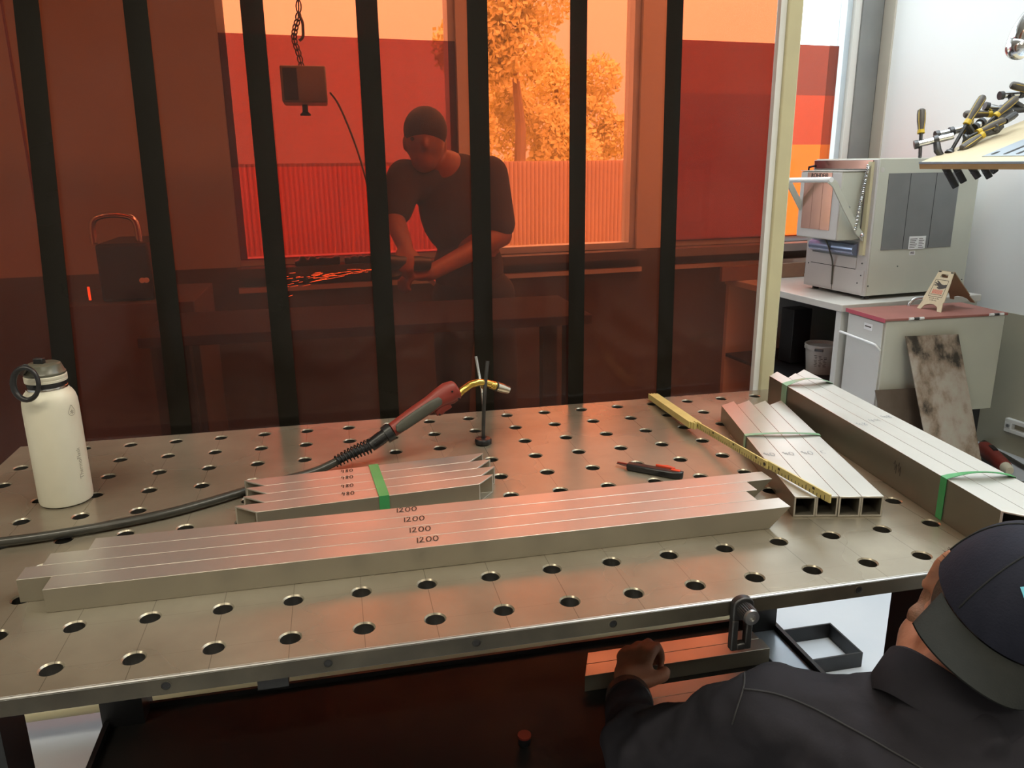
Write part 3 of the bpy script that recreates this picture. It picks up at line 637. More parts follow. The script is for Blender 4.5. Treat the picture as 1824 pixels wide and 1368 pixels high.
# ================================================================ drinking bottle
BC = V((-0.148, 0.588, TZ))
bt = thing('drinking_bottle', 'cream insulated drinking bottle with a black lid and carry loop', 'bottle', BC)
obj('body', MB().lathe([(0.0, 0.0), (0.041, 0.0), (0.0462, 0.003), (0.0475, 0.009), (0.0475, 0.190), (0.0468, 0.203), (0.0445, 0.213), (0.0405, 0.2205), (0.0365, 0.225), (0.0355, 0.228), (0.0, 0.228)], BC, n=64), 'bottle', bt)
obj('neck_ring', MB().lathe([(0.0345, 0.2275), (0.0352, 0.2285), (0.0352, 0.2325), (0.0335, 0.2335)], BC, n=48), 'chrome', bt)
obj('neck_band', MB().lathe([(0.0335, 0.2330), (0.0338, 0.2335), (0.0338, 0.2415), (0.0335, 0.242)], BC, n=48), 'black_plastic', bt)
obj('white_ring', MB().lathe([(0.033, 0.2418), (0.0358, 0.2422), (0.0362, 0.2462), (0.0358, 0.2468), (0.0362, 0.2474), (0.0362, 0.2535), (0.0352, 0.2545), (0.030, 0.2545)], BC, n=48), 'bottle', bt)
ld = obj('lid', MB().lathe([(0.030, 0.2540), (0.0350, 0.2550), (0.0352, 0.2585), (0.0335, 0.2600), (0.0285, 0.2740), (0.0255, 0.2760), (0.0, 0.2755)], BC, n=48), 'lid_grey', bt)
obj('spout', MB().frame(BC + V((-0.006, 0, 0.276)), (0.97, -0.22, 0), (0.22, 0.97, 0), Z_, -0.009, 0.009, -0.006, 0.006, -0.002, 0.010), 'black_plastic', ld, bevel=0.002)
lg = MB(); lc = (-0.1643, 0.5359, 1.1003); lc = V(lc); lt = (CF * -1).normalized()
la = V((0.97, -0.22, 0)); lb = V((0.05, 0.10, 0.99))
ring = [lc + la * (0.0232 * math.cos(2 * PI * k / 28)) + lb * (0.0295 * math.sin(2 * PI * k / 28)) for k in range(29)]
lg.tube(ring, [0.0040 + 0.0016 * (1 - math.cos(2 * PI * k / 28)) * .5 for k in range(29)], 12, False)
obj('carry_loop', lg, 'black_plastic', bt)
obj('loop_hinge', MB().tube([lc + lb * 0.031 + la * 0.002, BC + V((-0.034, -0.008, 0.262)), BC + V((-0.026, -0.006, 0.268))], [0.006, 0.007, 0.006], 12), 'black_plastic', bt)
def on_bottle(name, mbv, m):
    obj(name, mbv, m, bt, smooth=False)
c0, c1 = V((-0.1046, 0.5681, 0.9009)), V((-0.1059, 0.5653, 0.9618))
tlen = (c1 - c0).length
cu = bpy.data.curves.new('t', 'FONT'); cu.body = 'ThermoFlask'; cu.size = 0.0125
tt = bpy.data.objects.new('t', cu); COL.objects.link(tt); dg = bpy.context.evaluated_depsgraph_get(); dg.update()
tme = bpy.data.meshes.new_from_object(tt.evaluated_get(dg)); bpy.data.objects.remove(tt)
wid = max(v.co.x for v in tme.vertices); ang0 = math.atan2(c0.y - BC.y, c0.x - BC.x); z0 = c0.z
tb2 = MB(); vs = []
for v in tme.vertices:
    an = ang0 - v.co.y / 0.0478; vs.append((BC.x + 0.0479 * math.cos(an), BC.y + 0.0479 * math.sin(an), z0 + v.co.x / wid * 0.062))
tb2.add(vs, [tuple(p.vertices) for p in tme.polygons]); on_bottle('printed_name', tb2, 'grey_print')
d0 = V((-0.1060, 0.5652, 1.0346)); ad = math.atan2(d0.y - BC.y, d0.x - BC.x)
def cylp(t, z): return V((BC.x + 0.04785 * math.cos(ad + t / 0.0478), BC.y + 0.04785 * math.sin(ad + t / 0.0478), d0.z + z))
lgm = MB()
drop = []
for k in range(33):
    th_ = 2 * PI * k / 32; rr = 0.0075
    x = rr * math.sin(th_); z = -rr * math.cos(th_)
    if z > 0: x *= max(0, 1 - (z / rr) ** 1.2 * .75); z *= 1.75
    drop.append((x, z))
def logo(pts):
    for (x0, z0_), (x1, z1_) in zip(pts, pts[1:]):
        dx, dz = x1 - x0, z1_ - z0_; l_ = math.hypot(dx, dz) or 1; ox, oz = -dz / l_ * .00045, dx / l_ * .00045
        lgm.add([cylp(x0 + ox, z0_ + oz), cylp(x0 - ox, z0_ - oz), cylp(x1 - ox, z1_ - oz), cylp(x1 + ox, z1_ + oz)], [(0, 1, 2, 3)])
logo(drop)
for k in range(3):
    c_, s_ = math.cos(PI * k / 3 + PI / 2), math.sin(PI * k / 3 + PI / 2)
    logo([(-.0040 * c_, -.0040 * s_ - .0008), (.0040 * c_, .0040 * s_ - .0008)])
    for sg in (-1, 1):
        bx, bz = sg * .0026 * c_, sg * .0026 * s_ - .0008
        for da in (.7, -.7):
            aa = math.atan2(s_, c_) + (0 if sg > 0 else PI) + da
            logo([(bx, bz), (bx + .0015 * math.cos(aa), bz + .0015 * math.sin(aa))])
on_bottle('printed_logo', lgm, 'grey_print')

# ================================================================ welding torch, stand, cable
tq = thing('welding_torch', 'red welding torch with brass neck resting on the forked stand', 'torch', (0.50, 0.645, TZ))
h0, h1, h2, h3 = V((0.4918, 0.6449, 0.9207)), V((0.5468, 0.6591, 0.9502)), V((0.5990, 0.6726, 0.9771)), V((0.6385, 0.6828, 0.9907))
TN_ = (h3 - h0).cross(Z_).normalized(); ta = (h3 - h0).normalized(); tu = TN_.cross(ta) * -1
if tu.z < 0: tu = -tu
def oval(c, ru, rn, d, n=20, flat=0.0):
    u_ = (tu - d * tu.dot(d)).normalized(); nn = d.cross(u_)
    return [c + u_ * (ru * math.cos(2 * PI * k / n)) + nn * (rn * math.sin(2 * PI * k / n)) for k in range(n)]
hp = [(h0, .0165, .015), (h0.lerp(h1, .5), .0175, .016), (h1, .0190, .0165), (h1.lerp(h2, .6), .0195, .0165), (h2, .0225, .0165), (h2.lerp(h3, .55), .0275, .0175), (h3, .0235, .0165), (h3 + ta * .004, .018, .013)]
hm = MB(); hm.rings([oval(c, a, b, ta) for c, a, b in hp])
hd = obj('handle', hm, 'red_handle', tq)
tr1, tr2 = V((0.6166, 0.6771, 0.9627)), V((0.5899, 0.6702, 0.9421))
tm = MB(); tm.rings([oval(tr1, .010, .010, ta), oval(tr1.lerp(tr2, .6), .014, .009, ta), oval(tr2, .006, .007, ta)])
tm.frame(V((0.6087, 0.6751, 0.9587)), ta, tu, TN_, -.014, .014, -.013, .010, -.008, .008)
obj('trigger', tm, 'red_handle', hd, bevel=0.002)
gp = MB()
for sg in (1, -1):
    side = TN_ * sg
    k = 14; poly = []
    for i in range(k + 1):
        t_ = i / k; poly.append((t_, 1))
    rr = []
    for t_, wv in [(0.04, .004), (.07, .010), (.2, .0125), (.5, .013), (.8, .0125), (.97, .010), (1.0, .004)]:
        c = h0.lerp(h1, t_ * 2) if t_ < .5 else h1.lerp(h2, (t_ - .5) * 2)
        rr.append([c + tu * (wv * math.cos(a_)) + side * (.0138 + .0042 * math.sin(a_)) for a_ in [PI * j / 8 for j in range(9)]] + [c - tu * wv + side * .010, c + tu * wv + side * .010])
    gp.rings(rr)
obj('grip', gp, 'grip', hd)
for px_ in ((0.6229, 0.6788, 0.9930), (0.6380, 0.6827, 0.9738), (0.5926, 0.6709, 0.9442)):
    obj('screw_hole', MB().cyl(V(px_) + TN_ * .0165, V(px_) + TN_ * .0185, .0022, n=10), 'black_plastic', hd)
    obj('screw_hole', MB().cyl(V(px_) - TN_ * .0165, V(px_) - TN_ * .0185, .0022, n=10), 'black_plastic', hd)
cA, cB, cC = V((0.4892, 0.6442, 0.9186)), V((0.4716, 0.6396, 0.9101)), V((0.4428, 0.6322, 0.8935))
cl_ = MB(); cl_.cyl(cA, cA.lerp(cB, .8), .0205, .0195); cl_.cyl(cA.lerp(cB, .75), cC, .0145, .0135)
for i in range(9):
    p = cB.lerp(cC, .1 + i * .09); cl_.cyl(p, p.lerp(cC, .05) , .0155, .0155)
obj('collar', cl_, 'black_plastic', tq)
sE = V((0.3676, 0.6127, 0.8667)) + Z_ * 0.004
cl2 = MB(); cl2.tube([cC, cC.lerp(sE, .5) + Z_ * .002, sE], [.0085, .0085, .008]); obj('sleeve', cl2, 'rubber', tq)
hx = []; nT = 10.5
for i in range(int(nT * 16) + 1):
    t_ = i / (nT * 16); p = cC.lerp(sE, t_) + Z_ * (.002 * math.sin(PI * t_)); d = (sE - cC).normalized()
    u_ = (Z_ - d * Z_.dot(d)).normalized(); b_ = d.cross(u_); r_ = .0155 - .004 * t_; an = 2 * PI * nT * t_
    hx.append(p + u_ * (r_ * math.cos(an)) + b_ * (r_ * math.sin(an)))
obj('bend_spring', MB().tube(hx, .0015, 8), 'steel_black', tq)
nk = [V((0.6420, 0.6837, 0.9772)), V((0.6542, 0.6869, 0.9871)), V((0.6732, 0.6918, 0.9975)), V((0.6920, 0.6966, 1.0001)), V((0.7109, 0.7015, 0.9961)), V((0.7245, 0.7050, 0.9903))]
obj('neck', MB().tube(nk, .0082, 14), 'brass', tq)
nd = (V((0.7785, 0.7190, 0.9664)) - V((0.7218, 0.7043, 0.9920))).normalized()
nz0 = V((0.7217, 0.7043, 0.9907))
nzm = MB(); nzm.lathe([(.0, 0), (.009, 0), (.0098, .002), (.009, .004), (.0098, .006), (.009, .008), (.0098, .010), (.0098, .013)], nz0, nd, 24)
obj('diffuser', nzm, 'brass', tq)
obj('ring', MB().lathe([(.009, .0125), (.0112, .013), (.0112, .0165), (.009, .017)], nz0, nd, 24), 'black_plastic', tq)
obj('gas_nozzle', MB().lathe([(.0, .016), (.0105, .0165), (.0107, .034), (.0088, .043), (.0088, .049), (.0070, .0495), (.0070, .044), (0, .044)], nz0, nd, 28), 'nozzle', tq)
cb = [sE + (cC - sE) * .05, sE, V((0.3237, 0.5902, 0.8620)), V((0.2576, 0.5601, 0.8595)), V((0.1955, 0.5256, 0.8595)), V((0.1278, 0.4845, 0.8595)), V((0.0635, 0.4513, 0.8595)), V((-0.0080, 0.4274, 0.8595)), V((-0.0689, 0.4121, 0.8595)), V((-0.1371, 0.3997, 0.8595)), V((-0.1966, 0.3948, 0.8595)), V((-0.2669, 0.3992, 0.8595)), V((-0.3360, 0.4036, 0.8595))]
def spline(pts, k=6):
    out = []
    for i in range(len(pts) - 1):
        p0, p1, p2, p3 = pts[max(i - 1, 0)], pts[i], pts[i + 1], pts[min(i + 2, len(pts) - 1)]
        for j in range(k):
            t = j / k
            out.append(0.5 * ((2 * p1) + (p2 - p0) * t + (2 * p0 - 5 * p1 + 4 * p2 - p3) * t * t + (3 * p1 - p0 - 3 * p2 + p3) * t ** 3))
    return out + [pts[-1]]
obj('cable', MB().tube(spline(cb), .0088, 14), 'cable', tq)
sd = thing('torch_stand', 'black forked rod stand on a round foot holding the torch neck', 'stand', (0.702, 0.705, TZ))
SB = V((0.702, 0.705, TZ))
obj('foot', MB().lathe([(0, 0.0003), (.0185, 0.0003), (.0195, .002), (.0195, .010), (.0175, .013), (.006, .0145), (.006, .016), (0, .016)], SB, n=36), 'black_plastic', sd)
f1 = (0.7159, 0.7056, 1.0460); f2 = (0.6951, 0.7400, 1.0497)
obj('rod', MB().tube([SB + Z_ * .012, V((0.7021, 0.6880, 0.9436)), V((0.7066, 0.6933, 0.9881)), f1], .0042, 12), 'dark_metal', sd)
obj('prong', MB().tube([V((0.7018, 0.6930, 0.9461)), V((0.7024, 0.7102, 0.9771)), V((0.6982, 0.7285, 1.0191)), f2], .0036, 12), 'chrome', sd)

# ================================================================ knife, folding rule, stop clamp
kd = (V((1.058, 0.400, 0)) - V((0.969, 0.480, 0))).normalized(); kn = V((-kd.y, kd.x, 0)); K0 = V((0.969, 0.474, TZ + 0.0005))
kf = thing('utility_knife', 'black retractable knife with an orange slider lying on the table', 'knife', K0)
obj('body', MB().prism([(0, -.009), (.004, -.0115), (.10, -.0115), (.118, -.006), (.1205, 0), (.118, .007), (.0, .0075)], K0, kd, kn, Z_, 0, .015), 'black_plastic', kf, bevel=0.003)
obj('rail', MB().frame(K0, kd, kn, Z_, .004, .118, .0068, .0098, .004, .0135), 'rubber', kf, bevel=0.001)
obj('slider', MB().prism([(.058, .007), (.058, .0115), (.072, .0125), (.082, .0165), (.092, .0125), (.100, .0115), (.100, .007)], K0, kd, kn, Z_, .003, .0185), 'orange', kf, bevel=0.002)
obj('end_button', MB().frame(K0, kd, kn, Z_, .094, .113, -.002, .006, .0145, .0165), 'orange', kf, bevel=0.0005)
obj('blade', MB().prism([(-.026, .002), (0.004, -.006), (.004, .004), (-.026, .0040)], K0, kd, kn, Z_, .006, .0072), 'dark_metal', kf, smooth=False)
obj('blade_guide', MB().frame(K0, kd, kn, Z_, -.026, .004, .0055, .0085, .006, .009), 'red_handle', kf, smooth=False)

ru = thing('folding_rule', 'yellow folding rule opened across the tubes', 'rule', (1.21, 0.5, TZ))
R0, R1, R2, R3 = V((1.2153, 0.1415, 0.8935)), V((1.1976, 0.3142, 0.8925)), V((1.2078, 0.6334, 0.8680)), V((1.2222, 0.9168, 0.8550))
def leaf(mbx, a, b, off, hh=0.0155, th=0.0034):
    d = (b - a).normalized(); n = d.cross(Z_).normalized(); up = n.cross(d)
    mbx.frame(a + n * off, d, n, up, -0.008, (b - a).length + 0.008, -th / 2, th / 2, 0, hh); return d, n, up
segs = [(R0, R1, 0.0), (R1, R2 , -0.0036), (R2, R3, 0.0)]
for a, b, off in segs:
    mb = MB(); d, n, up = leaf(mb, a, b, off); lf_ = obj('rule_leaf', mb, 'rule', ru, smooth=False)
    tk = MB(); L = (b - a).length; n2 = n if n.y < 0 or n.x < 0 else -n
    cnt = int(L / 0.01)
    for i in range(cnt):
        s = (i + .5) * 0.01
        for sg in (1, -1):
            tk.frame(a + n * (off + sg * .00175), d, n, up, s - .0007, s + .0007, -.0002, .0002, 0.0006, .0062 if i % 5 else .0105)
            if i % 10 == 3: tk.frame(a + n * (off + sg * .00175), d, n, up, s - .003, s + .003, -.0002, .0002, 0.009, .0135)
    q = obj('tick_marks', tk, 'ink', lf_, smooth=False); q['kind'] = 'stuff'
for k in range(6):
    mb = MB(); L = (R3 - R2).normalized()
    leaf(mb, R3.lerp(R2, 1.0 - .03 * (k % 3)), R3 - L * (-.004 * (k % 2)), -0.0036 * (k + 1) if True else 0)
    obj('rule_leaf', mb, 'rule', ru, smooth=False)
for p in (R1, R2): obj('joint_rivet', MB().cyl(p + V((-.006, 0, .008)), p + V((.006, 0, .008)), .0035, n=12), 'dark_metal', ru)

sc_ = thing('stop_clamp', 'slotted steel stop with a knurled bolt on the table front edge', 'clamp', (0.947, -0.06, 0.80))
xc = 0.947
outer = [(xc - .0165, .775), (xc - .013, .7715), (xc + .013, .7715), (xc + .0165, .775), (xc + .0165, .846)] + [(xc + .0165 * math.cos(a_), .846 + .0125 * math.sin(a_)) for a_ in [PI * k / 10 for k in range(1, 10)]] + [(xc - .0165, .846)]
slot = [(xc - .006, .783), (xc + .006, .783), (xc + .006, .818), (xc - .006, .818)]
bmx = MB()
def wall_band(x0, x1, z0, z1): bmx.box(x0, x1, -.0665, -.0538, z0, z1)
obj('slotted_bar', MB().prism([(xc - .0165, .822)] + [(xc + .0165, .822)] + outer[4:], (0, 0, 0), (1, 0, 0), (0, 0, 1), (0, 1, 0), -.0665, -.0538).box(xc - .0165, xc - .0065, -.0665, -.0538, .7715, .8225).box(xc + .0065, xc + .0165, -.0665, -.0538, .7715, .8225).box(xc - .007, xc + .007, -.0665, -.0538, .7715, .7820), 'dark_metal', sc_, bevel=0.002)
kb = MB(); kn_ = []
for k in range(48):
    a_ = 2 * PI * k / 48; r_ = .0122 + (.0006 if k % 2 else -.0003); kn_.append((r_ * math.cos(a_), r_ * math.sin(a_)))
kb.prism(kn_, (xc, 0, .840), (1, 0, 0), (0, 0, 1), (0, 1, 0), -.086, -.0667)
obj('knurled_knob', kb, 'dark_metal', sc_, sharp=20)
obj('knob_face', MB().lathe([(.0118, 0), (.0112, -.004), (.0055, -.0045), (.0045, .004), (0, .004)], (xc, -.0862, .840), (0, 1, 0), 28), 'steel_cut', sc_)

# small dark cup lying on the shelf
ck = thing('small_cup', 'small dark cup with an orange-red rim on the shelf under the table', 'cup', (0.70, 0.30, 0.35))
obj('cup_body', MB().lathe([(0, 0.0004), (.008, 0.0004), (.0125, .006), (.0135, .022), (.0115, .022), (.010, .006), (0, .005)], (0.70, 0.30, 0.35), n=28), 'black_plastic', ck)
obj('rim', MB().lathe([(.0112, .0215), (.0137, .0215), (.0137, .026), (.0112, .026)], (0.70, 0.30, 0.35), n=28), 'red_handle', ck)

tag(obj('steel_sheet', MB().box(1.325, 1.396, 0.20, 0.575, 0.3503, 0.353), 'perf', smooth=False), 'small pale blue steel sheet at the right end of the shelf under the table', 'sheet')  # added sheet stands for daylight reflected off the shelf's right end
# black square frame lying on the floor
ff = MB(); fx0, fx1, fy0, fy1 = 1.640, 1.862, 0.795, 0.960
ff.box(fx0, fx1, fy0, fy0 + .006, .0005, .05); ff.box(fx0, fx1, fy1 - .006, fy1, .0005, .05); ff.box(fx0, fx0 + .006, fy0 + .006, fy1 - .006, .0005, .05); ff.box(fx1 - .006, fx1, fy0 + .006, fy1 - .006, .0005, .05)
tag(obj('flat_bar_frame', ff, 'steel_black', bevel=0.0008), 'black square frame of flat bar lying on the pale floor', 'frame')

# ================================================================ bench, kiln, cabinet at the right wall
BO = V((2.775, 2.352, 0))
def bb(mb, x0, x1, y0, y1, z0, z1): return mb.frame(BO, E_, D_, Z_, x0, x1, y0, y1, z0, z1)
bn = thing('steel_bench', 'pale steel bench with an open front under the kiln', 'bench', BO)
obj('bench_top', bb(MB(), -0.01, 0.86, -0.012, 1.0, 0.765, 0.80), 'bench', bn, bevel=0.003)
obj('side_panel', bb(MB(), 0, 0.85, 0.0, 0.035, 0.0, 0.765), 'cab', bn, smooth=False)
obj('side_panel', bb(MB(), 0, 0.85, 0.965, 1.0, 0.0, 0.765), 'cab', bn, smooth=False)
obj('back_panel', bb(MB(), 0.80, 0.82, 0.035, 0.965, 0.0, 0.765), 'frame_grey', bn, smooth=False)
obj('bottom_shelf', bb(MB(), 0.005, 0.80, 0.035, 0.965, 0.325, 0.345), 'steel_black', bn, smooth=False)
tag(obj('steel_box', MB().frame((2.9500, 2.9623, 0.2042), E_, D_, Z_, -0.055, 0.07, -0.01, 0.10, 0.15, 0.46), 'steel_black', bevel=0.004), 'tall black box standing inside the open bench', 'box')
bk = V((2.970, 2.760, 0.3454))
bu = thing('bucket', 'grey-white plastic bucket with a printed label inside the bench', 'bucket', bk)
obj('bucket_body', MB().lathe([(0, 0), (.072, 0), (.076, .004), (.088, .140), (.088, .145)], bk, n=40), 'bucket', bu)
obj('rim', MB().lathe([(.084, .136), (.0935, .136), (.0945, .143), (.0925, .150), (.0945, .157), (.0925, .163), (.086, .163), (.083, .150), (.0835, .136)], bk, n=40, cap=False), 'bucket', bu)
obj('inside', MB().lathe([(0, .139), (.083, .139), (.083, .140), (0, .140)], bk, n=40), 'steel_black', bu)
obj('handle_clip', MB().frame(bk + V((-.066, -.068, .143)), (.70, -.71, 0), (.71, .70, 0), Z_, -.022, .022, -.008, .004, -.006, .006), 'dark_metal', bu)
lb = MB()
bdir = math.atan2(-0.80, -0.60)
for i in range(8):
    for j in range(3 if i else 2):
        a0 = bdir - .42 + .28 * j + .03 * ((i * 7 + j * 3) % 3); z = bk.z + .108 - i * .0085
        rr_ = .0762 + (z - bk.z) / .14 * .0125
        a1 = a0 + .20 - .03 * ((i + j) % 3)
        lb.add([V((bk.x + rr_ * math.cos(a), bk.y + rr_ * math.sin(a), zz)) for a, zz in ((a0, z), (a1, z), (a1, z + .0028), (a0, z + .0028))], [(0, 1, 2, 3)])
obj('printed_lines', lb, 'ink', bu, smooth=False)

# kiln: local axes a (along its front, into the depth), b (towards the wall)
TH = math.radians(6); KA = V((-math.sin(TH), math.cos(TH), 0)); KB = V((math.cos(TH), math.sin(TH), 0)); KO = V((2.946, 2.431, 0.82))
def kb_(a0, a1, b0, b1, z0, z1, mb=None): return (mb or MB()).frame(KO, KA, KB, Z_, a0, a1, b0, b1, z0, z1)
def KP(a, b, z): return KO + KA * a + KB * b + Z_ * z
kl = thing('kiln', 'grey-green bench kiln with a lever handle door on the steel bench', 'kiln', KP(.23, .3, -.02))
obj('body', kb_(0, .455, 0.012, .64, 0, .660), 'kiln', kl, bevel=0.004)
obj('front_plate', kb_(0.0, .455, 0.0, .0118, 0, .655), 'kiln_front', kl, bevel=0.002)
for a in (.04, .415):
    for b in (.05, .59): obj('foot', MB().lathe([(0, 0.0005), (.018, 0.0005), (.016, .012), (.010, .0198), (0, .0198)], KP(a, b, -.02), n=20), 'black_plastic', kl)
vp = [(.07, .592), (.505, .588), (.52, .223), (.079, .223)]
gpv = obj('side_panel', MB().prism([(.072, .590), (.512, .590), (.512, .224), (.072, .224)], KO, KB, Z_, KA, -.0025, 0.0005), 'grey_panel', kl, smooth=False)
for b in (.205, .365): obj('panel_seam', MB().prism([(b - .0015, .588), (b + .0015, .588), (b + .0015, .226), (b - .0015, .226)], KO, KB, Z_, KA, -.0030, -.0024), 'steel_black', gpv, smooth=False)
st = obj('rating_label', MB().prism([(.240, .285), (.345, .285), (.345, .222), (.240, .222)], KO, KB, Z_, KA, -.0034, -.0026), 'white_plastic', kl, smooth=False)
lm = MB()
for i in range(6):
    z = .273 - i * .0085
    lm.prism([(.247, z), (.292 - .006 * (i % 3), z), (.292 - .006 * (i % 3), z - .003), (.247, z - .003)], KO, KB, Z_, KA, -.0037, -.0034)
    lm.prism([(.302, z), (.336 - .009 * ((i + 1) % 2), z), (.336 - .009 * ((i + 1) % 2), z - .003), (.302, z - .003)], KO, KB, Z_, KA, -.0037, -.0034)
obj('label_print', lm, 'ink', st, smooth=False)
st2 = obj('small_label', MB().prism([(.255, .213), (.290, .213), (.290, .193), (.255, .193)], KO, KB, Z_, KA, -.0009, 0.0005), 'white_plastic', kl, smooth=False)
lm = MB()
for i in range(2): lm.prism([(.260, .208 - i * .007), (.284, .208 - i * .007), (.284, .2045 - i * .007), (.260, .2045 - i * .007)], KO, KB, Z_, KA, -.0012, -.0009)
obj('label_print', lm, 'ink', st2, smooth=False)
obj('round_emblem', MB().lathe([(.012, 0), (.012, -.0008), (.0105, -.0012), (0, -.0012)], KP(0.0, .030, .607), KA, 24), 'bench', kl)
for b, z in ((.19, .14), (.02, .05), (.62, .05)): obj('screw', MB().lathe([(.004, 0), (.0035, -.0015), (0, -.002)], KP(0.0, b, z), KA, 12), 'dark_metal', kl)
# the door
DT = .14
dr = obj('door', kb_(.066, .372, -DT, -.0006, .272, .600), 'kiln', kl, bevel=0.006)
obj('door_face', kb_(.070, .368, -DT - .0035, -DT + .001, .276, .596), 'kiln_front', dr, bevel=0.002)
for i in range(3):
    a0 = .123 + i * .0715
    obj('steel_insert', kb_(a0, a0 + .0695, -DT - .0055, -DT - .003, .318, .558), 'steel_panel', dr, smooth=False)
nmp = obj('name_plate', kb_(.135, .315, -DT - .006, -DT - .003, .566, .595), 'steel_panel', dr, smooth=False)
obj('top_plate', kb_(.062, .376, -DT - .002, 0, .6005, .605), 'bench', dr, smooth=False)
# maker's name on the plate
tx = text('maker_name', 'ROHDE®', 0.030, KP(.225, -DT - .0063, .571), -KA, Z_, 'steel_black', nmp)
# sloping steel shield above the door
shp = obj('top_shield', MB().prism([(.03, .612), (.43, .612), (.44, .652), (.02, .652)], KO, KA, Z_, KB, -.012, -.006), 'steel_panel', kl, smooth=False)
obj('cable_stub', MB().tube([KP(.43, -.015, .625), KP(.455, -.03, .62), KP(.458, -.03, .595), KP(.44, -.02, .59)], .006, 10), 'black_plastic', kl)
# lever handle and arms
obj('handle', MB().cyl(KP(.335, -.262, .558), KP(-.002, -.262, .566), .0125, n=20), 'white_plastic', kl)
for a in (.335, .0):
    arm = MB(); pth = [KP(a + .004, -.262, .562), KP(a + .006, -.235, .545), KP(a + .018, -.15, .435), KP(a + .03, -.05, .318), KP(a + .03, -.012, .285)]
    for p, q in zip(pth, pth[1:]):
        d = (q - p).normalized(); n = KA; s_ = d.cross(n).normalized()
        arm.frame(p, d, n, s_, -.006, (q - p).length + .006, -.004, .004, -.016, .016)
    obj('handle_arm', arm, 'kiln', kl, bevel=0.001)
    obj('pivot_bolt', MB().lathe([(.010, 0), (.010, -.006), (.007, -.010), (0, -.010)], KP(a + .024, -.03, .30), KA, 14), 'chrome', kl)
obj('door_bolt', MB().lathe([(.007, 0), (.007, -.005), (0, -.006)], KP(.066, -.09, .43), KA, 14), 'chrome', dr)
sp0, sp1 = KP(.034, -.022, .640), KP(.026, -.075, .318); hx = []
for i in range(34 * 12 + 1):
    t_ = i / (34 * 12); d = (sp1 - sp0).normalized(); u_ = d.orthogonal().normalized(); b_ = d.cross(u_)
    hx.append(sp0.lerp(sp1, .03 + .94 * t_) + u_ * (.0085 * math.cos(i / 12 * 2 * PI)) + b_ * (.0085 * math.sin(i / 12 * 2 * PI)))
obj('door_spring', MB().tube(hx, .0020, 6), 'chrome', kl)
obj('hinge_rail', kb_(.022, .046, -.016, 0, .20, .645), 'post', kl, smooth=False)
# lower front: recess with a steel roll, panels and vent slit
obj('recess', kb_(.072, .405, -.0012, .002, .182, .262), 'grey_panel', kl, smooth=False)
obj('steel_roll', MB().cyl(KP(.402, -.004, .222), KP(.075, -.004, .222), .030, n=24), 'roll', kl)
for z0, z1 in ((.128, .183),): obj('lower_panel', kb_(.072, .405, -.0035, 0, z0, z1), 'kiln_front', kl, smooth=False)
obj('lower_panel', kb_(.232, .445, -.0035, 0, .012, .126), 'kiln_front', kl, smooth=False); obj('lower_panel', kb_(.012, .228, -.0035, 0, .012, .126), 'kiln_front', kl, smooth=False)
obj('panel_seam', kb_(.072, .405, -.0042, -.003, .1255, .1285), 'steel_black', kl, smooth=False)
obj('panel_seam', kb_(.2285, .2315, -.0042, -.003, .004, .1255), 'steel_black', kl, smooth=False)
obj('cable', MB().tube(spline([KP(.270, -.04, .262), KP(.245, -.04, .235), KP(.232, -.036, .205), KP(.229, -.012, .14), KP(.229, -.006, .03)]), .004, 8), 'grip', kl)
for a, z in ((.03, .16), (.03, .10), (.425, .2), (.425, .12), (.05, .06)): obj('screw', MB().lathe([(.004, 0), (.0035, -.0015), (0, -.002)], KP(a, -.0034, z), KB, 12), 'dark_metal', kl)

# brown board and dark tray behind the kiln
tag(obj('board', MB().frame(RM(-.95, -.115, .801), E_, D_, Z_, -.12, .45, -.012, .012, 0, .085), 'cardboard', bevel=0.002), 'brown board standing on the bench under the window ledge', 'board')

# red-lidded cabinet
CE = V((.9997, -.024, 0)); CD = V((.024, .9997, 0)); CO = V((2.787, 2.04, 0))
def cb_(x0, x1, y0, y1, z0, z1, mb=None): return (mb or MB()).frame(CO, CE, CD, Z_, x0, x1, y0, y1, z0, z1)
cx = thing('cabinet', 'white steel cabinet with a red-brown hinged lid beside the bench', 'cabinet', CO)
obj('body', cb_(0, .615, 0, .283, .325, .776), 'kiln', cx, bevel=0.004)
obj('lid', cb_(-.012, .622, -.008, .288, .777, .788), 'red_lid', cx, bevel=0.002)
obj('lid_edge', cb_(-.0135, -.0122, -.008, .288, .770, .788), 'pink_edge', cx, smooth=False)
for x in (.03, .545):
    for y in (.03, .21): obj('leg', cb_(x, x + .04, y, y + .04, 0, .325), 'steel_black', cx, smooth=False)
dl = obj('door', cb_(-.006, -.0005, .012, .272, .335, .765), 'cab', cx, bevel=0.002)
hp_ = lambda x, y, z: CO + CE * x + CD * y + Z_ * z
obj('door_handle', MB().tube(spline([hp_(-.006, .015, .640), hp_(-.028, .016, .662), hp_(-.032, .04, .668), hp_(-.035, .17, .672), hp_(-.04, .262, .676), hp_(-.03, .285, .672), hp_(-.006, .27, .665)], 5), .0055, 10), 'white_plastic', dl)
obj('sticker', cb_(-.0075, -.0055, .085, .145, .715, .745), 'white_plastic', dl, smooth=False)
obj('sticker_print', cb_(-.0080, -.0074, .093, .137, .728, .733), 'ink', dl, smooth=False)
for x in (.105, .52):
    for k in range(3): obj('hinge', MB().cyl(hp_(x + k * .026, -.010, .784), hp_(x + k * .026 + .022, -.010, .784), .0062, n=12), 'white_plastic' if k != 1 else 'dark_metal', cx)
hl0_ = V((3.1042, 2.2978, 0.7870))
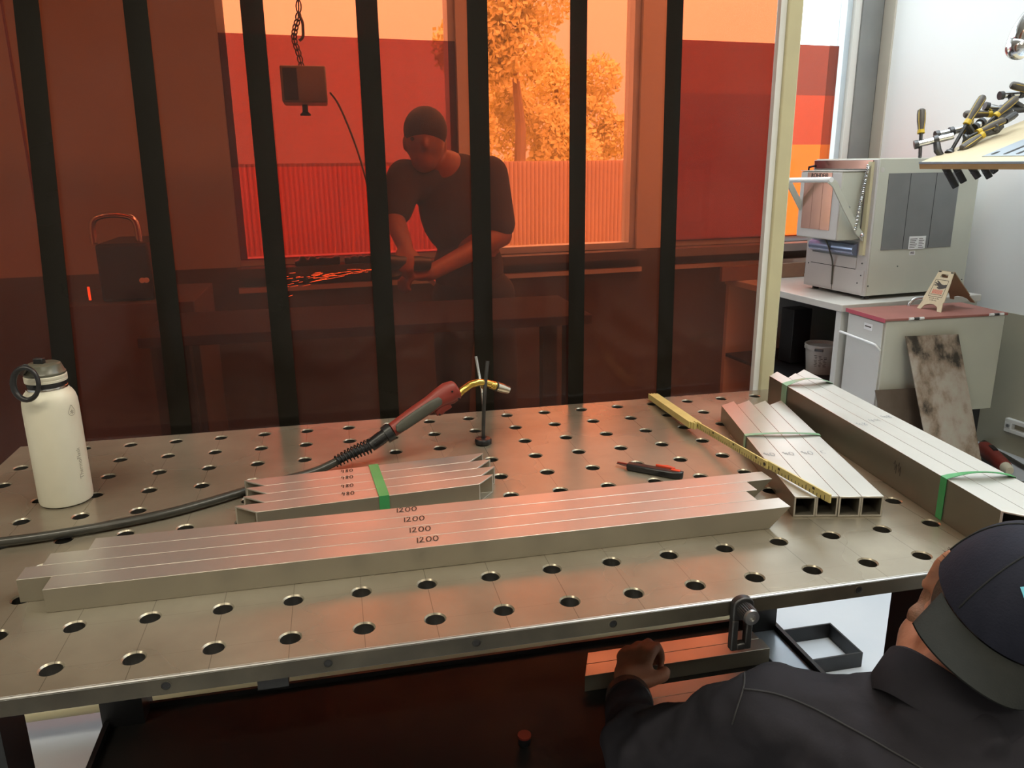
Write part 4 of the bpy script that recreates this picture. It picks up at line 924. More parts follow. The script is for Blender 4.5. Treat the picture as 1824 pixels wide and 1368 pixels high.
obj('lid_handle', MB().tube(spline([hl0_, hl0_ + CE * .006 + Z_ * .018, hl0_ + CE * .026 + Z_ * .034, hl0_ + CE * .06 + Z_ * .038, hl0_ + CE * .15 + Z_ * .038, hl0_ + CE * .165 + Z_ * .018, hl0_ + CE * .165], 5), .0075, 12), 'chrome', cx)

# hot-surface sign: two plywood leaves
SL_, SR_ = V((3.096, 2.234, .7885)), V((3.121, 2.104, .7885)); sx_ = (SR_ - SL_).normalized()
apx = V((3.196, 2.168, .9655)); mid_ = (SL_ + SR_) / 2; sy_ = (apx - mid_); sy_ = (sy_ - sx_ * sy_.dot(sx_)); hs = sy_.length; sy_.normalize(); sn_ = sx_.cross(sy_)
sg_ = thing('warning_sign', 'small folding plywood warning sign with a hand picture on the red lid', 'sign', mid_)
SO = (SL_ + SR_) / 2
def sp_(x, y, t=0.0): return SO + sx_ * x + sy_ * y + sn_ * t
def leaf_panel(O, X, Y, N, t0, t1):
    k = hs / 0.2
    mb = MB(); P2 = lambda x, y: (x, y * k)
    w0, w1 = .066, .036
    # legs with an arched cut-out, then the panel in strips around the grip hole
    for pl in ([(-w0, 0), (-w0 + .022, 0), (-.034, .022), (-.052, .05)], [(w0, 0), (w0 - .022, 0), (.034, .022), (.052, .05)][::-1],
               [(-.034, .022), (-.012, .032), (.012, .032), (.034, .022), (.058, .05), (-.058, .05)],
               [(-.0586, .05), (.0586, .05), (.0435, .168), (-.0435, .168)][::1], [(-.0435, .168), (-.020, .168), (-.018, .185), (-.0415, .185)],
               [(.020, .168), (.0435, .168), (.0415, .185), (.018, .185)], [(-.0415, .185), (.0415, .185), (.0395, .2), (-.0395, .2)]):
        mb.prism([P2(*p) for p in pl], O, X, Y, N, t0, t1)
    return mb
obj('front_leaf', leaf_panel(SO, sx_, sy_, sn_, -.004, 0.0), 'ply', sg_, smooth=False)
BXv = sx_; BM = (V((3.375, 2.211, .7885)) + V((3.355, 2.115, .7885)) ) / 2 ; BM = V((3.350, 2.208, .7885)); top_ = sp_(0, hs, -.004)
bY = (top_ - BM); bY = (bY - BXv * bY.dot(BXv)); bY.normalize(); bN = BXv.cross(bY)
obj('back_leaf', leaf_panel(top_ - bY * hs, BXv, bY, bN, -.004, 0.0), 'ply_dark', sg_, smooth=False)
obj('hinge', MB().cyl(sp_(.025, hs - .004, -.005), sp_(.039, hs - .004, -.005), .006, n=12), 'steel_black', sg_)
obj('hinge', MB().cyl(sp_(-.039, hs - .004, -.005), sp_(-.025, hs - .004, -.005), .006, n=12), 'steel_black', sg_)
fl_ = sg_
k = hs / 0.2
bd = MB(); pts = [(-.036, .070), (.036, .070), (.034, .155), (-.034, .155)]
for i in range(4):
    a, b = pts[i], pts[(i + 1) % 4]; bd.ribbon([sp_(a[0], a[1] * k), sp_(b[0], b[1] * k)], sn_, .0022)
bd.ribbon([sp_(-.030, .080 * k), sp_(.030, .080 * k)], sn_, .0022)
obj('printed_border', bd, 'ink', sg_, smooth=False)
hn = MB()
hand = [(.034, .136), (.034, .118), (.020, .112), (.004, .108), (-.008, .112), (-.014, .119), (-.004, .118), (-.013, .125), (-.029, .124), (-.031, .129), (-.016, .131), (-.031, .136), (-.030, .141), (-.014, .138), (-.025, .147), (-.022, .151), (-.006, .142), (.006, .134), (.018, .132)]
bmh = bmesh.new(); vsx = [bmh.verts.new(sp_(x, y * k, .0006)) for x, y in hand]; fc = bmh.faces.new(vsx); bmesh.ops.triangulate(bmh, faces=[fc])
bmh.verts.index_update(); hn.add([v.co.copy() for v in bmh.verts], [tuple(v.index for v in f.verts) for f in bmh.faces]); bmh.free()
obj('hand_picture', hn, 'ink', sg_, smooth=False)
ht = MB()
for i in range(9):
    x = -.024 + i * .006
    ht.ribbon([sp_(x + .0012 * math.sin(j * 2.1), (.084 + j * .0042) * k) for j in range(6)], sn_, .0030)
obj('heat_waves', ht, 'red_print', sg_, smooth=False)
wl_ = MB()
for y, xs in ((.060, [(-.027, -.018), (-.015, -.011), (-.009, .004), (.006, .012), (.014, .026)]), (.050, [(-.020, -.013), (-.010, .004), (.006, .017)])):
    for a, b in xs:
        wl_.ribbon([sp_(a, y * k), sp_(b, y * k)], sn_, .0020); wl_.ribbon([sp_(a, (y + .003) * k), sp_((a + b) / 2, (y + .003) * k)], sn_, .0016)
obj('printed_lines', wl_, 'ink', sg_, smooth=False)

# stained plates leaning on the cabinet
pA, pB = V((2.870, 2.010, .71)), V((3.142, 2.004, .705))
pC, pD = V((3.1615, 1.7662, 0.1204)), V((2.8974, 1.8188, 0.2376))
def ext(a, b): 
    t = (0.001 - a.z) / (b.z - a.z); return a.lerp(b, t)
pC, pD = ext(pB, pC), ext(pA, pD)
pn = (pB - pA).cross(pD - pA).normalized(); pn = pn if pn.y < 0 else -pn
def slab(cs, n, th):
    mb = MB(); return mb.add([c for c in cs] + [c - n * th for c in cs], [(0, 1, 2, 3), (7, 6, 5, 4), (0, 4, 5, 1), (1, 5, 6, 2), (2, 6, 7, 3), (3, 7, 4, 0)])
tag(obj('steel_plate', slab([pA, pB, pC, pD], pn, .004), 'plate', smooth=False), 'stained steel plate with burnt patches leaning on the cabinet', 'plate')
tag(obj('steel_plate', slab([V((2.745, 2.008, .468)), V((3.225, 2.012, .455)), V((3.29, 1.86, .001)), V((2.80, 1.86, .001))], V((0, -.95, .3)).normalized(), .004), 'plate_dark', smooth=False), 'dark rusty steel plate half hidden behind the stained plate', 'plate')

# red tool, cables and white bracket at the foot of the right wall
ra, rb = V((3.5574, 2.1866, 0.0550)), V((3.4678, 1.9484, 0.0450)); rd = (rb - ra).normalized()
rt = thing('power_tool', 'red cylindrical tool with a cream tip lying on the floor by the right wall', 'tool', (ra.x, ra.y, 0.0))
obj('tool_body', MB().lathe([(0, -.02), (.025, -.015), (.036, .01), (.040, .06), (.036, .12), (.034, .20), (.030, .245), (0, .245)], ra, rd, 24), 'red_handle', rt)
obj('tool_tip', MB().lathe([(0, .24), (.026, .24), (.024, .275), (.018, .295), (0, .296)], ra, rd, 20), 'bottle', rt)
obj('tool_switch', MB().frame(ra + rd * .10 + Z_ * .034, rd, rd.cross(Z_).normalized(), Z_, -.03, .03, -.010, .010, 0, .008), 'black_plastic', rt)
for i, pts in enumerate([[(1742, 800), (1752, 785), (1765, 790), (1790, 806), (1824, 838), (1850, 850)], [(1740, 806), (1750, 815), (1775, 833), (1800, 843), (1824, 846), (1860, 852)]]):
    P_ = [[(3.6057, 2.2688, 0.0120), (3.7197, 2.3559, 0.0120), (3.6784, 2.2504, 0.0120), (3.6564, 2.1294, 0.0120), (3.6287, 2.0014, 0.0120), (3.6147, 1.8711, 0.0120)],
          [(3.5307, 2.1859, 0.0120), (3.4739, 2.0870, 0.0120), (3.3898, 1.9130, 0.0120), (3.4180, 1.8634, 0.0120), (3.4563, 1.8260, 0.0120), (3.4911, 1.7495, 0.0120)]][i]
    tag(obj('cable', MB().tube(spline([V(p) for p in P_]), .011, 10), 'cable'), ['dark cable on the floor between the wall and the red tool', 'dark cable on the floor in front of the red tool'][i], 'cable')
wbk = thing('wall_bracket', 'white slotted bracket screwed low on the right wall', 'bracket', RM(-.004, -1.45, .15))
br = MB(); rbox(br, -.030, -.0035, -1.62, -1.20, .115, .135); rbox(br, -.030, -.0035, -1.62, -1.20, .165, .185); rbox(br, -.030, -.0035, -1.24, -1.20, .135, .165)
obj('slotted_bar', br, 'white_plastic', wbk, bevel=0.002)
obj('screw', MB().lathe([(.010, 0), (.009, -.006), (0, -.008)], RM(-.030, -1.222, .150), E_, 14), 'steel_cut', wbk)

# ================================================================ sloping clamp board on the right wall
QA = V((2.7299, 1.8844, 1.4623)); fE = V((0.0976, -0.9952, 0)); RISE = math.radians(17.5)
bE = (E_ * math.cos(RISE) + Z_ * math.sin(RISE)).normalized(); nE = fE.cross(bE).normalized(); nE = nE if nE.z > 0 else -nE
def BP(f, b, n=0.0): return QA + fE * f + bE * b + nE * n
def bbx(f0, f1, b0, b1, n0, n1, mb=None): return (mb or MB()).frame(QA, fE, bE, nE, f0, f1, b0, b1, n0, n1)
cbd = thing('clamp_board', 'sloping plywood board with a slotted steel plate on the right wall', 'rack', QA)
obj('edge_band', bbx(0, 1.5, -.0035, -.0002, -.027, -.007), 'wood', cbd, smooth=False)
obj('board', bbx(0, 1.5, 0, 1.00, -.027, 0), 'ply', cbd, bevel=0.002)
obj('edge_strip', bbx(0, 1.5, -.004, -.0002, -.006, .002), 'perf', cbd, smooth=False)
pp = obj('slotted_plate', bbx(.24, 1.45, .06, .85, .0004, .003), 'perf', cbd, smooth=False)
for i in range(22):
    for j in range(4):
        f0 = .268 + i * .052 + (.026 if j % 2 else 0); b0 = .085 + j * .19
        L = .13 if (i + j) % 3 else .02
        st_ = MB(); c = [(f0 + .0085 * math.cos(a), b0 + .0085 * math.sin(a) + (L if math.sin(a) > 0 else 0)) for a in [2 * PI * q / 14 for q in range(14)]]
        st_.prism(c, QA, fE, bE, nE, .0031, .0036); obj('slot', st_, 'steel_black', pp, smooth=False)
for f in (.5, 1.2): obj('wall_strut', MB().tube([BP(f, .25, -.042), BP(f, .84, -.44)], .014, 10), 'steel_black', cbd)
obj('wall_strut', bbx(0.02, 1.48, 1.005, 1.02, -.06, .03), 'wood', cbd, smooth=False)

def clamp_handle(t, a, b, r=.0165):
    """screwdriver-like handle: a = free end, b = ferrule end"""
    a, b = V(a), V(b); d = (b - a); L = d.length; d.normalize()
    h = obj('grip', MB().lathe([(0, 0), (r * .62, .001), (r * .92, L * .06), (r * 1.02, L * .2), (r, L * .5), (r * .82, L * .72), (r * .74, L * .86), (0, L * .86)], a, d, 18), 'handle_grey', t)
    obj('ferrule', MB().lathe([(0, L * .84), (r * .82, L * .85), (r * .86, L * .99), (0, L)], a, d, 18), 'yellow', h)
    u_ = d.orthogonal().normalized(); w_ = d.cross(u_); st_ = MB()
    for k in range(4):
        n = u_ * math.cos(PI / 2 * k + .5) + w_ * math.sin(PI / 2 * k + .5); s_ = d.cross(n)
        st_.rings([[a + d * (L * q) + n * (r * f - .001) - s_ * .0026, a + d * (L * q) + n * (r * f + .0012), a + d * (L * q) + n * (r * f - .001) + s_ * .0026] for q, f in ((.05, .84), (.2, 1.01), (.5, .99), (.72, .82), (.85, .74))])
    obj('grip_stripe', st_, 'yellow', h)
def clamp(label, ha, hb, sp, bar, jaw, pad=True):
    ha, hb, sp = V(ha), V(hb), V(sp)
    t = thing('screw_clamp', label, 'clamp', sp, 'screw clamps on the sloping board')
    clamp_handle(t, ha, hb)
    d = (sp - hb).normalized()
    spm = MB(); spm.cyl(hb - d * .004, sp, .0065, n=12); L = (sp - hb).length
    for i in range(int(L / .004)): spm.lathe([(.0064, 0), (.0076, .001), (.0064, .002)], hb + d * (.004 * i), d, 12, False)
    obj('spindle', spm, 'dark_metal', t)
    if pad: obj('swivel_pad', MB().lathe([(0, -.012), (.010, -.012), (.012, -.006), (.019, 0), (.020, .007), (0, .008)], sp, d, 18), 'dark_metal', t)
    if bar:
        b0, b1 = V(bar[0]), V(bar[1]); bd_ = (b1 - b0).normalized()
        obj('bar', MB().cyl(b0, b1, .0135, n=18), 'chrome', t)
        obj('collar', MB().lathe([(.0135, 0), (.019, .002), (.019, .018), (.0135, .020)], b0.lerp(b1, .45), bd_, 18, False), 'dark_metal', t)
        obj('bar_end', MB().lathe([(0, 0), (.0175, 0), (.0175, .016), (0, .016)], b0 - bd_ * .012, bd_, 18), 'dark_metal', t)
    if jaw: obj('jaw', MB().tube([V(p) for p in jaw], [.013, .015, .012][:len(jaw)] if len(jaw) <= 3 else .013, 10), 'dark_metal', t)
clamp('upright screw clamp at the far left corner of the sloping board', (2.7818, 1.9755, 1.6725), (2.7727, 1.9497, 1.5750), (2.7614, 1.9250, 1.4799),
      ((2.7551, 1.9416, 1.5331), (2.8701, 1.8824, 1.5637)), [(2.8174, 1.9106, 1.5474), (2.8116, 1.8899, 1.5076), (2.8235, 1.8816, 1.4877)], False)
clamp('screw clamp with its handle tilted highest on the left of the heap', (3.0008, 1.8976, 1.7177), (2.9242, 1.8828, 1.6069), (2.8545, 1.8678, 1.5004),
      ((2.8559, 1.9513, 1.5705), (2.9467, 1.9266, 1.5914)), [(2.9264, 1.8823, 1.6069), (2.9700, 1.8948, 1.5726), (2.9622, 1.9130, 1.5556)])
clamp('screw clamp leaning right behind the heap, its handle second highest', (3.1994, 1.9382, 1.7157), (3.1054, 1.9374, 1.6404), (3.0653, 1.9456, 1.6009),
      ((3.1197, 1.9999, 1.6842), (3.2172, 1.9716, 1.6604)), [(3.1051, 1.9362, 1.6359), (3.1636, 1.9480, 1.6477), (3.2043, 1.9643, 1.6622)])
clamp('screw clamp lying flat in the middle of the heap', (3.0615, 1.8355, 1.6219), (2.9479, 1.8466, 1.5730), (2.9148, 1.8592, 1.5542),
      ((2.9933, 1.9079, 1.5993), (3.0473, 1.9250, 1.6264)), [(3.0612, 1.8343, 1.6175), (3.1058, 1.8509, 1.6356), (3.1243, 1.8499, 1.6464)])
clamp('screw clamp lying lowest on the board against the wood', (2.8740, 1.8345, 1.5106), (2.9659, 1.8306, 1.5681), (3.0153, 1.8372, 1.5919),
      None, [(2.9740, 1.8396, 1.5684), (3.0423, 1.8501, 1.5838), (3.0635, 1.8504, 1.6011)])
clamp('screw clamp behind the heap with its handle pointing left', (3.0206, 2.0130, 1.6533), (3.1337, 1.9883, 1.6544), (3.1837, 1.9886, 1.6568),
      None, [(3.1336, 1.9877, 1.6522), (3.2217, 1.9840, 1.6701), (3.2913, 1.9691, 1.6717)])
clamp('screw clamp at the top right of the heap by the frame edge', (3.1951, 1.9757, 1.7693), (3.3073, 1.9422, 1.7388), (3.3748, 1.9233, 1.7245),
      ((3.1912, 2.0078, 1.7298), (3.3425, 1.9779, 1.7420)), [(3.2178, 1.9923, 1.7333), (3.2247, 1.9816, 1.7013), (3.2690, 1.9774, 1.6833)])
clamp('screw clamp standing at the front edge of the board with a round pad', (3.0052, 1.9586, 1.6370), (2.9558, 1.9100, 1.5775), (2.8887, 1.8488, 1.4977), None, [(2.9558, 1.9100, 1.5775), (2.9671, 1.8986, 1.5464), (2.9538, 1.8726, 1.5195)])
for i, (a, b, lab) in enumerate([((2.8607, 1.8914, 1.4389), (2.8978, 1.8609, 1.3610), 'longest and leftmost'), ((2.9343, 1.9174, 1.4380), (2.9619, 1.8946, 1.3794), 'second from the left'),
      ((2.9957, 1.9043, 1.4396), (3.0223, 1.8862, 1.3967), 'third from the left'), ((3.0619, 1.9108, 1.4389), (3.0840, 1.8936, 1.3958), 'fourth from the left'), ((3.1429, 1.9564, 1.4379), (3.1601, 1.9466, 1.4170), 'shortest and rightmost')]):
    a, b = V(a), V(b); d = (b - a).normalized()
    t = thing('hanging_tube', 'black tube hanging under the sloping board, ' + lab + ' of five', 'tube', a, 'tubes under the sloping board')
    obj('sleeve', MB().lathe([(0, -.03), (.0135, -.03), (.0135, (b - a).length - .004), (.012, (b - a).length), (.008, (b - a).length), (.008, (b - a).length - .02), (0, (b - a).length - .02)], a, d, 18), 'rubber', t)
    obj('band', MB().lathe([(.0136, .018), (.0146, .019), (.0146, .023), (.0136, .024)], a, d, 18, False), 'black_plastic', t)

# polished steel pipe end hanging in from the upper right
pe = thing('extraction_nozzle', 'polished steel rounded pipe hanging from above over the clamp heap', 'pipe', (2.9747, 1.7346, 1.8714))
pts = [V((2.9815, 1.7354, 1.8796)), V((2.9909, 1.7380, 1.8959)), V((3.0039, 1.7269, 1.9417)), V((3.0534, 1.7156, 2.0148)), V((3.1205, 1.7093, 2.1188)), V((3.1970, 1.7266, 2.3132)), V((3.2568, 1.8729, 2.8718)), V((V((3.2568, 1.8729, 2.8718)).x, V((3.2568, 1.8729, 2.8718)).y, 3.795))]
obj('rounded_end', MB().ball(pts[0], .0462, 28, 18), 'chrome', pe)
obj('pipe', MB().tube(spline(pts, 5), [.046 + .0006 * i for i in range(5 * 7 + 1)], 24), 'chrome', pe)

# ================================================================ things behind the curtain
w2 = thing('workbench', 'dark workbench with grinding sparks behind the red curtain', 'bench', (0.55, 1.95, 0))
obj('bench_top', MB().box(-0.25, 1.30, 1.72, 2.18, 0.905, 0.940), 'matte_black', w2, bevel=0.003)
for x in (-0.22, 1.21):
    for y in (1.75, 2.09): obj('leg', MB().box(x, x + .06, y, y + .06, 0, .905), 'steel_black', w2, smooth=False)
obj('bottom_shelf', MB().box(-0.16, 1.21, 1.81, 2.09, .25, .275), 'steel_black', w2, smooth=False)
tag(obj('steel_bar', MB().frame((0.8460, 2.7546, 0.9405), (V((0.8928, 1.8131, 0.9405)) - V((0.8460, 2.7546, 0.9405))).normalized(), (V((0.8928, 1.8131, 0.9405)) - V((0.8460, 2.7546, 0.9405))).normalized().cross(Z_), Z_, 0, .30, -.03, .03, 0, .03), 'alu', bevel=0.002),
    'pale steel bar lying at an angle on the workbench behind the curtain', 'steel bar')
for i, (a, b, hh, lab) in enumerate([((0.1995, 3.1001, 1.0177), (0.4097, 3.1207, 1.0078), .050, 'long dark tool lying on the left window sill'), ((0.4375, 3.1235, 1.0065), (0.5955, 3.1390, 0.9991), .042, 'short dark tool on the left window sill, nearer the grinding man')]):
    a, b = V(a), V(b); a.z = b.z = 1.0005; a = a - D_ * .07; b = b - D_ * .07
    mb = MB(); n = 9
    for j in range(n):
        p = a.lerp(b, (j + .5) / n); hx_ = hh * (.55 + .4 * math.sin(j * 1.7 + i) ** 2) * .5
        mb.frame(p, E_, D_, Z_, -(b - a).length / n * .62, (b - a).length / n * .62, -.02, .02, 0, hx_ * 2)
    t = tag(blob('hand_tool', mb, 'black_plastic', None, .006, 3), lab, 'tool')
# hanging box on a chain
hb = thing('hanging_unit', 'grey box hanging on a chain behind the red curtain', 'hoist', (0.3164, 2.6000, 1.8000))
h0_, h1_ = V((0.2318, 2.6000, 1.8619)), V((0.4108, 2.6000, 1.7212))
obj('box', MB().box(h0_.x, h1_.x, 2.50, 2.70, h1_.z, h0_.z), 'frame_grey', hb, bevel=0.006)
obj('panel', MB().box(h0_.x + .01, h0_.x + .065, 2.494, 2.50, h1_.z + .01, h0_.z - .01), 'steel_black', hb, smooth=False)
s0_, s1_ = V((0.3170, 2.6000, 1.7208)), V((0.3179, 2.6000, 1.6741))
obj('stem', MB().lathe([(.012, .001), (.012, .03), (.022, .038), (.022, .045), (0, .045)], s0_, (0, 0, -1), 16), 'steel_black', hb)
ch = [V((0.3245, 2.6000, 2.1816)), V((0.3198, 2.6000, 2.0674)), V((0.3022, 2.6000, 2.0145)), V((0.2943, 2.6000, 1.9720)), V((0.3079, 2.6000, 1.9189)), V((0.3167, 2.6000, 1.8609))]
up_ = V((ch[0].x, 2.6, HC - .001))
pts_ = [up_] + ch; L_ = sum((pts_[i + 1] - pts_[i]).length for i in range(len(pts_) - 1))
for i in range(1, 4): pass
links = MB(); sp_all = spline(ch, 10); step = 0; k = 0
acc = 0; last = sp_all[0]
while k < len(sp_all) - 1:
    a = sp_all[k]; b = sp_all[min(k + 3, len(sp_all) - 1)]; d = (b - a)
    if d.length < .004: break
    d.normalize(); sd_ = (V((1, 0, 0)) if (k // 2) % 2 else V((0, 1, 0))); sd_ = (sd_ - d * sd_.dot(d)).normalized(); m_ = (a + b) / 2; l2 = (b - a).length / 2 + .006
    links.tube([m_ + d * (l2 * math.cos(2 * PI * j / 12)) + sd_ * (.010 * math.sin(2 * PI * j / 12)) for j in range(13)], .0028, 6, False); k += 2
obj('chain', links, 'dark_metal', hb); obj('hook', MB().tube(spline([ch[1] + V((.0, 0, 0)), ch[1] + V((.012, 0, -.03)), ch[2] + V((.03, 0, -.01)), ch[3] + V((.035, 0, .01)), ch[3] + V((.02, 0, -.005))], 4), .006, 8), 'dark_metal', hb)
obj('strop', MB().frame(ch[0], (1, 0, 0), (0, 1, 0), Z_, -.016, .016, -.004, .004, -.06, up_.z - ch[0].z), 'white_plastic', hb, smooth=False)
obj('cable', MB().tube(spline([V((0.4233, 2.6000, 1.7679)), V((0.4584, 2.5800, 1.7112)), V((0.5107, 2.5500, 1.5638)), V((0.5464, 2.5000, 1.4150)), V((0.5704, 2.4200, 1.2521)), V((0.6080, 2.3000, 1.1507))], 5), .0042, 8), 'cable', hb)
# dark machine at the left behind the curtain
m0, m1 = V((-0.4782, 2.2000, 1.1336)), V((-0.2915, 2.2000, 1.1268))
mc = thing('welding_machine', 'dark welding machine with a rounded handle on a cabinet behind the curtain', 'machine', ((m0.x + m1.x) / 2, 2.4, 0))
obj('cabinet', MB().box(m0.x - .12, m1.x + .15, 2.2, 2.7, 0, .98), 'dark_wall', mc, bevel=0.004)
obj('body', MB().box(m0.x, m1.x, 2.25, 2.6, .981, 1.20), 'steel_black', mc, bevel=0.012)
hxm = (m0.x + m1.x) / 2 - .035
obj('handle', MB().tube(spline([V((hxm - .075, 2.32, 1.195)), V((hxm - .07, 2.32, 1.275)), V((hxm - .03, 2.32, 1.30)), V((hxm + .04, 2.32, 1.30)), V((hxm + .08, 2.32, 1.275)), V((hxm + .085, 2.32, 1.195))], 5), .012, 12), 'chrome', mc)
obj('lamp', MB().box(m0.x - .03, m0.x - .022, 2.195, 2.199, 1.0, 1.05), 'red_led', mc, smooth=False)
for dx in (-.035, -.02): obj('dial', MB().lathe([(.010, 0), (.010, -.008), (0, -.009)], (m1.x + dx, 2.25, 1.06), (0, 1, 0), 14), 'white_plastic', mc)

# ---------------------------------------------------------------- grinding man behind the curtain
p2 = thing('person', 'person in a dark T-shirt bent over a grinder behind the red curtain', 'person', (0.95, 2.42, 0))
PY = 2.42
hc2 = V((0.7902, 2.4000, 1.5697))
sA, sB = V((0.7045, 2.4200, 1.4186)), V((1.0658, 2.4400, 1.4272))
eA, wA = V((0.6454, 2.3600, 1.2586)), V((0.6689, 2.1600, 1.1622))
eB, wB = V((1.1054, 2.4000, 1.1733)), V((0.7577, 2.1400, 1.0576))
hipc = V((0.99, 2.47, .96))
bm2 = MB()
bm2.ell(hc2, (.080, 0, 0), (0, .098, 0), (0, 0, .118)); bm2.ell(hc2 + V((-.01, -.03, -.075)), (.055, 0, 0), (0, .06, 0), (0, 0, .055))
bm2.ell(hc2 + V((-.012, -.10, -.02)), (.014, 0, 0), (0, .02, 0), (0, 0, .024)); 
for sx in (-1, 1): bm2.ell(hc2 + V((sx * .08, .01, -.01)), (.012, 0, 0), (0, .022, 0), (0, 0, .034))
nb2 = (sA + sB) / 2 + V((0, .02, .02))
bm2.chain([hc2 + V((0, .02, -.06)), nb2], [.058, .062])
bm2.chain([nb2, hipc + V((0, 0, .15)), hipc], [.09, .12, .12])
bm2.chain([sA, eA, wA], [.055, .045, .032]); bm2.chain([sB, eB, wB], [.055, .048, .032])
for sx in (-1, 1): bm2.chain([hipc + V((sx * .09, 0, -.05)), V((hipc.x + sx * .11, 2.42, .5)), V((hipc.x + sx * .12, 2.48, .07))], [.085, .06, .042])
def hand(mb, w_, fwd, palm_n, side, s=1.0, curl=1.0, open_=0.0):
    """palm + four curled fingers + thumb; fwd = wrist to knuckles, palm_n = out of the palm, side = thumb side"""
    fwd = fwd.normalized(); palm_n = (palm_n - fwd * palm_n.dot(fwd)).normalized(); side = (side - fwd * side.dot(fwd) - palm_n * side.dot(palm_n)).normalized()
    mb.ell(w_ + fwd * .048 * s, side * .040 * s, palm_n * .016 * s, fwd * .052 * s)
    mb.chain([w_, w_ + fwd * .04 * s], [.027 * s, .025 * s])
    for i, (off, L) in enumerate([(.030, .95), (.010, 1.05), (-.010, 1.0), (-.029, .80)]):
        k = w_ + fwd * (.090 - .006 * abs(i - 1)) * s + side * off * s - palm_n * .004 * s
        a1, a2, a3 = curl * .55, curl * 1.6, curl * 2.5
        d = lambda a: fwd * math.cos(a) + palm_n * math.sin(a)
        p1 = k + d(a1) * .040 * L * s; p2_ = p1 + d(a2) * .028 * L * s; p3 = p2_ + d(a3) * .020 * L * s
        mb.chain([w_ + fwd * .06 * s + side * off * .8 * s, k, p1, p2_, p3], [.011 * s, .0112 * s, .0098 * s, .0088 * s, .0076 * s])
    t0 = w_ + fwd * .028 * s + side * .026 * s; t1 = t0 + (side * .7 + fwd * .55 + palm_n * .35).normalized() * .040 * s
    t2 = t1 + (fwd * .75 + palm_n * .75 - side * .25).normalized() * .032 * s; t3 = t2 + (fwd * .4 + palm_n * .6 - side * .7).normalized() * .024 * s
    mb.chain([t0, t1, t2, t3], [.0150 * s, .0125 * s, .0108 * s, .0088 * s])
hand(bm2, wA, V((-.1, -.6, -.35)), V((0, .3, -1)), V((1, 0, 0)))
hand(bm2, wB, V((-.9, -.2, -.1)), V((0, .1, -1)), V((0, 1, 0)))
blob('body', bm2, 'skin', p2, .008, 5)
ts = MB(); ts.chain([sA + V((.03, .02, -.02)), nb2 + V((0, .02, -.02)), sB + V((-.03, .02, -.02))], [.085, .095, .085])
ts.ell((nb2 + hipc) / 2 + V((-.005, .0, .10)), (.175, 0, 0), (0, .13, 0), (0, 0, .22)); ts.ell(hipc + V((-.02, 0, .07)), (.158, 0, 0), (0, .13, 0), (0, 0, .17))
ts.chain([sA, sA.lerp(eA, .75)], [.080, .068]); ts.chain([sB, sB.lerp(eB, .80)], [.082, .072])
blob('tshirt', ts, 'tshirt', p2, .009, 5)
tr_ = MB(); tr_.ell(hipc + V((0, 0, -.03)), (.17, 0, 0), (0, .13, 0), (0, 0, .13))
for sx in (-1, 1): tr_.chain([hipc + V((sx * .09, 0, -.05)), V((hipc.x + sx * .11, 2.42, .5)), V((hipc.x + sx * .12, 2.48, .10))], [.10, .078, .068])
blob('trousers', tr_, 'trousers', p2, .011, 5)
for sx in (-1, 1):
    sh = MB(); sh.ell(V((hipc.x + sx * .12, 2.42, .045)), (.047, 0, 0), (0, .13, 0), (0, 0, .045)); sh.box(hipc.x + sx * .12 - .045, hipc.x + sx * .12 + .045, 2.30, 2.53, 0.0005, .02)
    blob('shoe', sh, 'rubber', p2, .008, 3)
hr = MB(); hr.ell(hc2 + V((.004, .006, .040)), (.091, 0, 0), (0, .106, 0), (0, 0, .096)); blob('hair', hr, 'hair', p2, .009, 3)
for sx in (-1, 1): obj('eye', MB().ball(hc2 + V((sx * .030 - .030, -.080, .004)), .008), 'hair', p2)
gr = thing('angle_grinder', 'dark angle grinder throwing sparks behind the red curtain', 'grinder', wA)
gA, gB = V((0.7568, 2.1200, 1.0977)), V((0.6121, 2.0800, 1.1120))
gd = (gB - gA).normalized()
obj('grinder_body', MB().lathe([(0, 0), (.026, .002), (.030, .05), (.027, .12), (.032, .16), (.032, .19), (0, .20)], gA, gd, 20), 'black_plastic', gr)
obj('disc', MB().lathe([(0, -.004), (.058, -.004), (.058, .004), (0, .004)], gB + V((-.02, 0, -.02)), (0.2, -.5, .85), 32), 'dark_metal', gr)
sk_ = MB(); rnd = random.Random(11); so = gB + V((-.03, -.02, -.02))
for i in range(70):
    an = rnd.gauss(0, .08); dz = rnd.gauss(-.06, .06); r0 = rnd.random() ** .9 * .40; L = rnd.uniform(.010, .038) * (1.2 if r0 < .25 else .8)
    d = V((-1, rnd.uniform(-.10, .06), dz * .7 + an * .3)).normalized()
    p = so + d * r0 + V((0, 0, -.12 * r0 * r0)); d2 = (d + V((0, 0, -.24 * r0))).normalized()
    sk_.tube([p, p + d2 * L], [.00045, .0002], 5)
q = tag(obj('sparks', sk_, 'spark'), 'spray of glowing orange sparks flying left from the grinder', 'sparks'); q['kind'] = 'stuff'

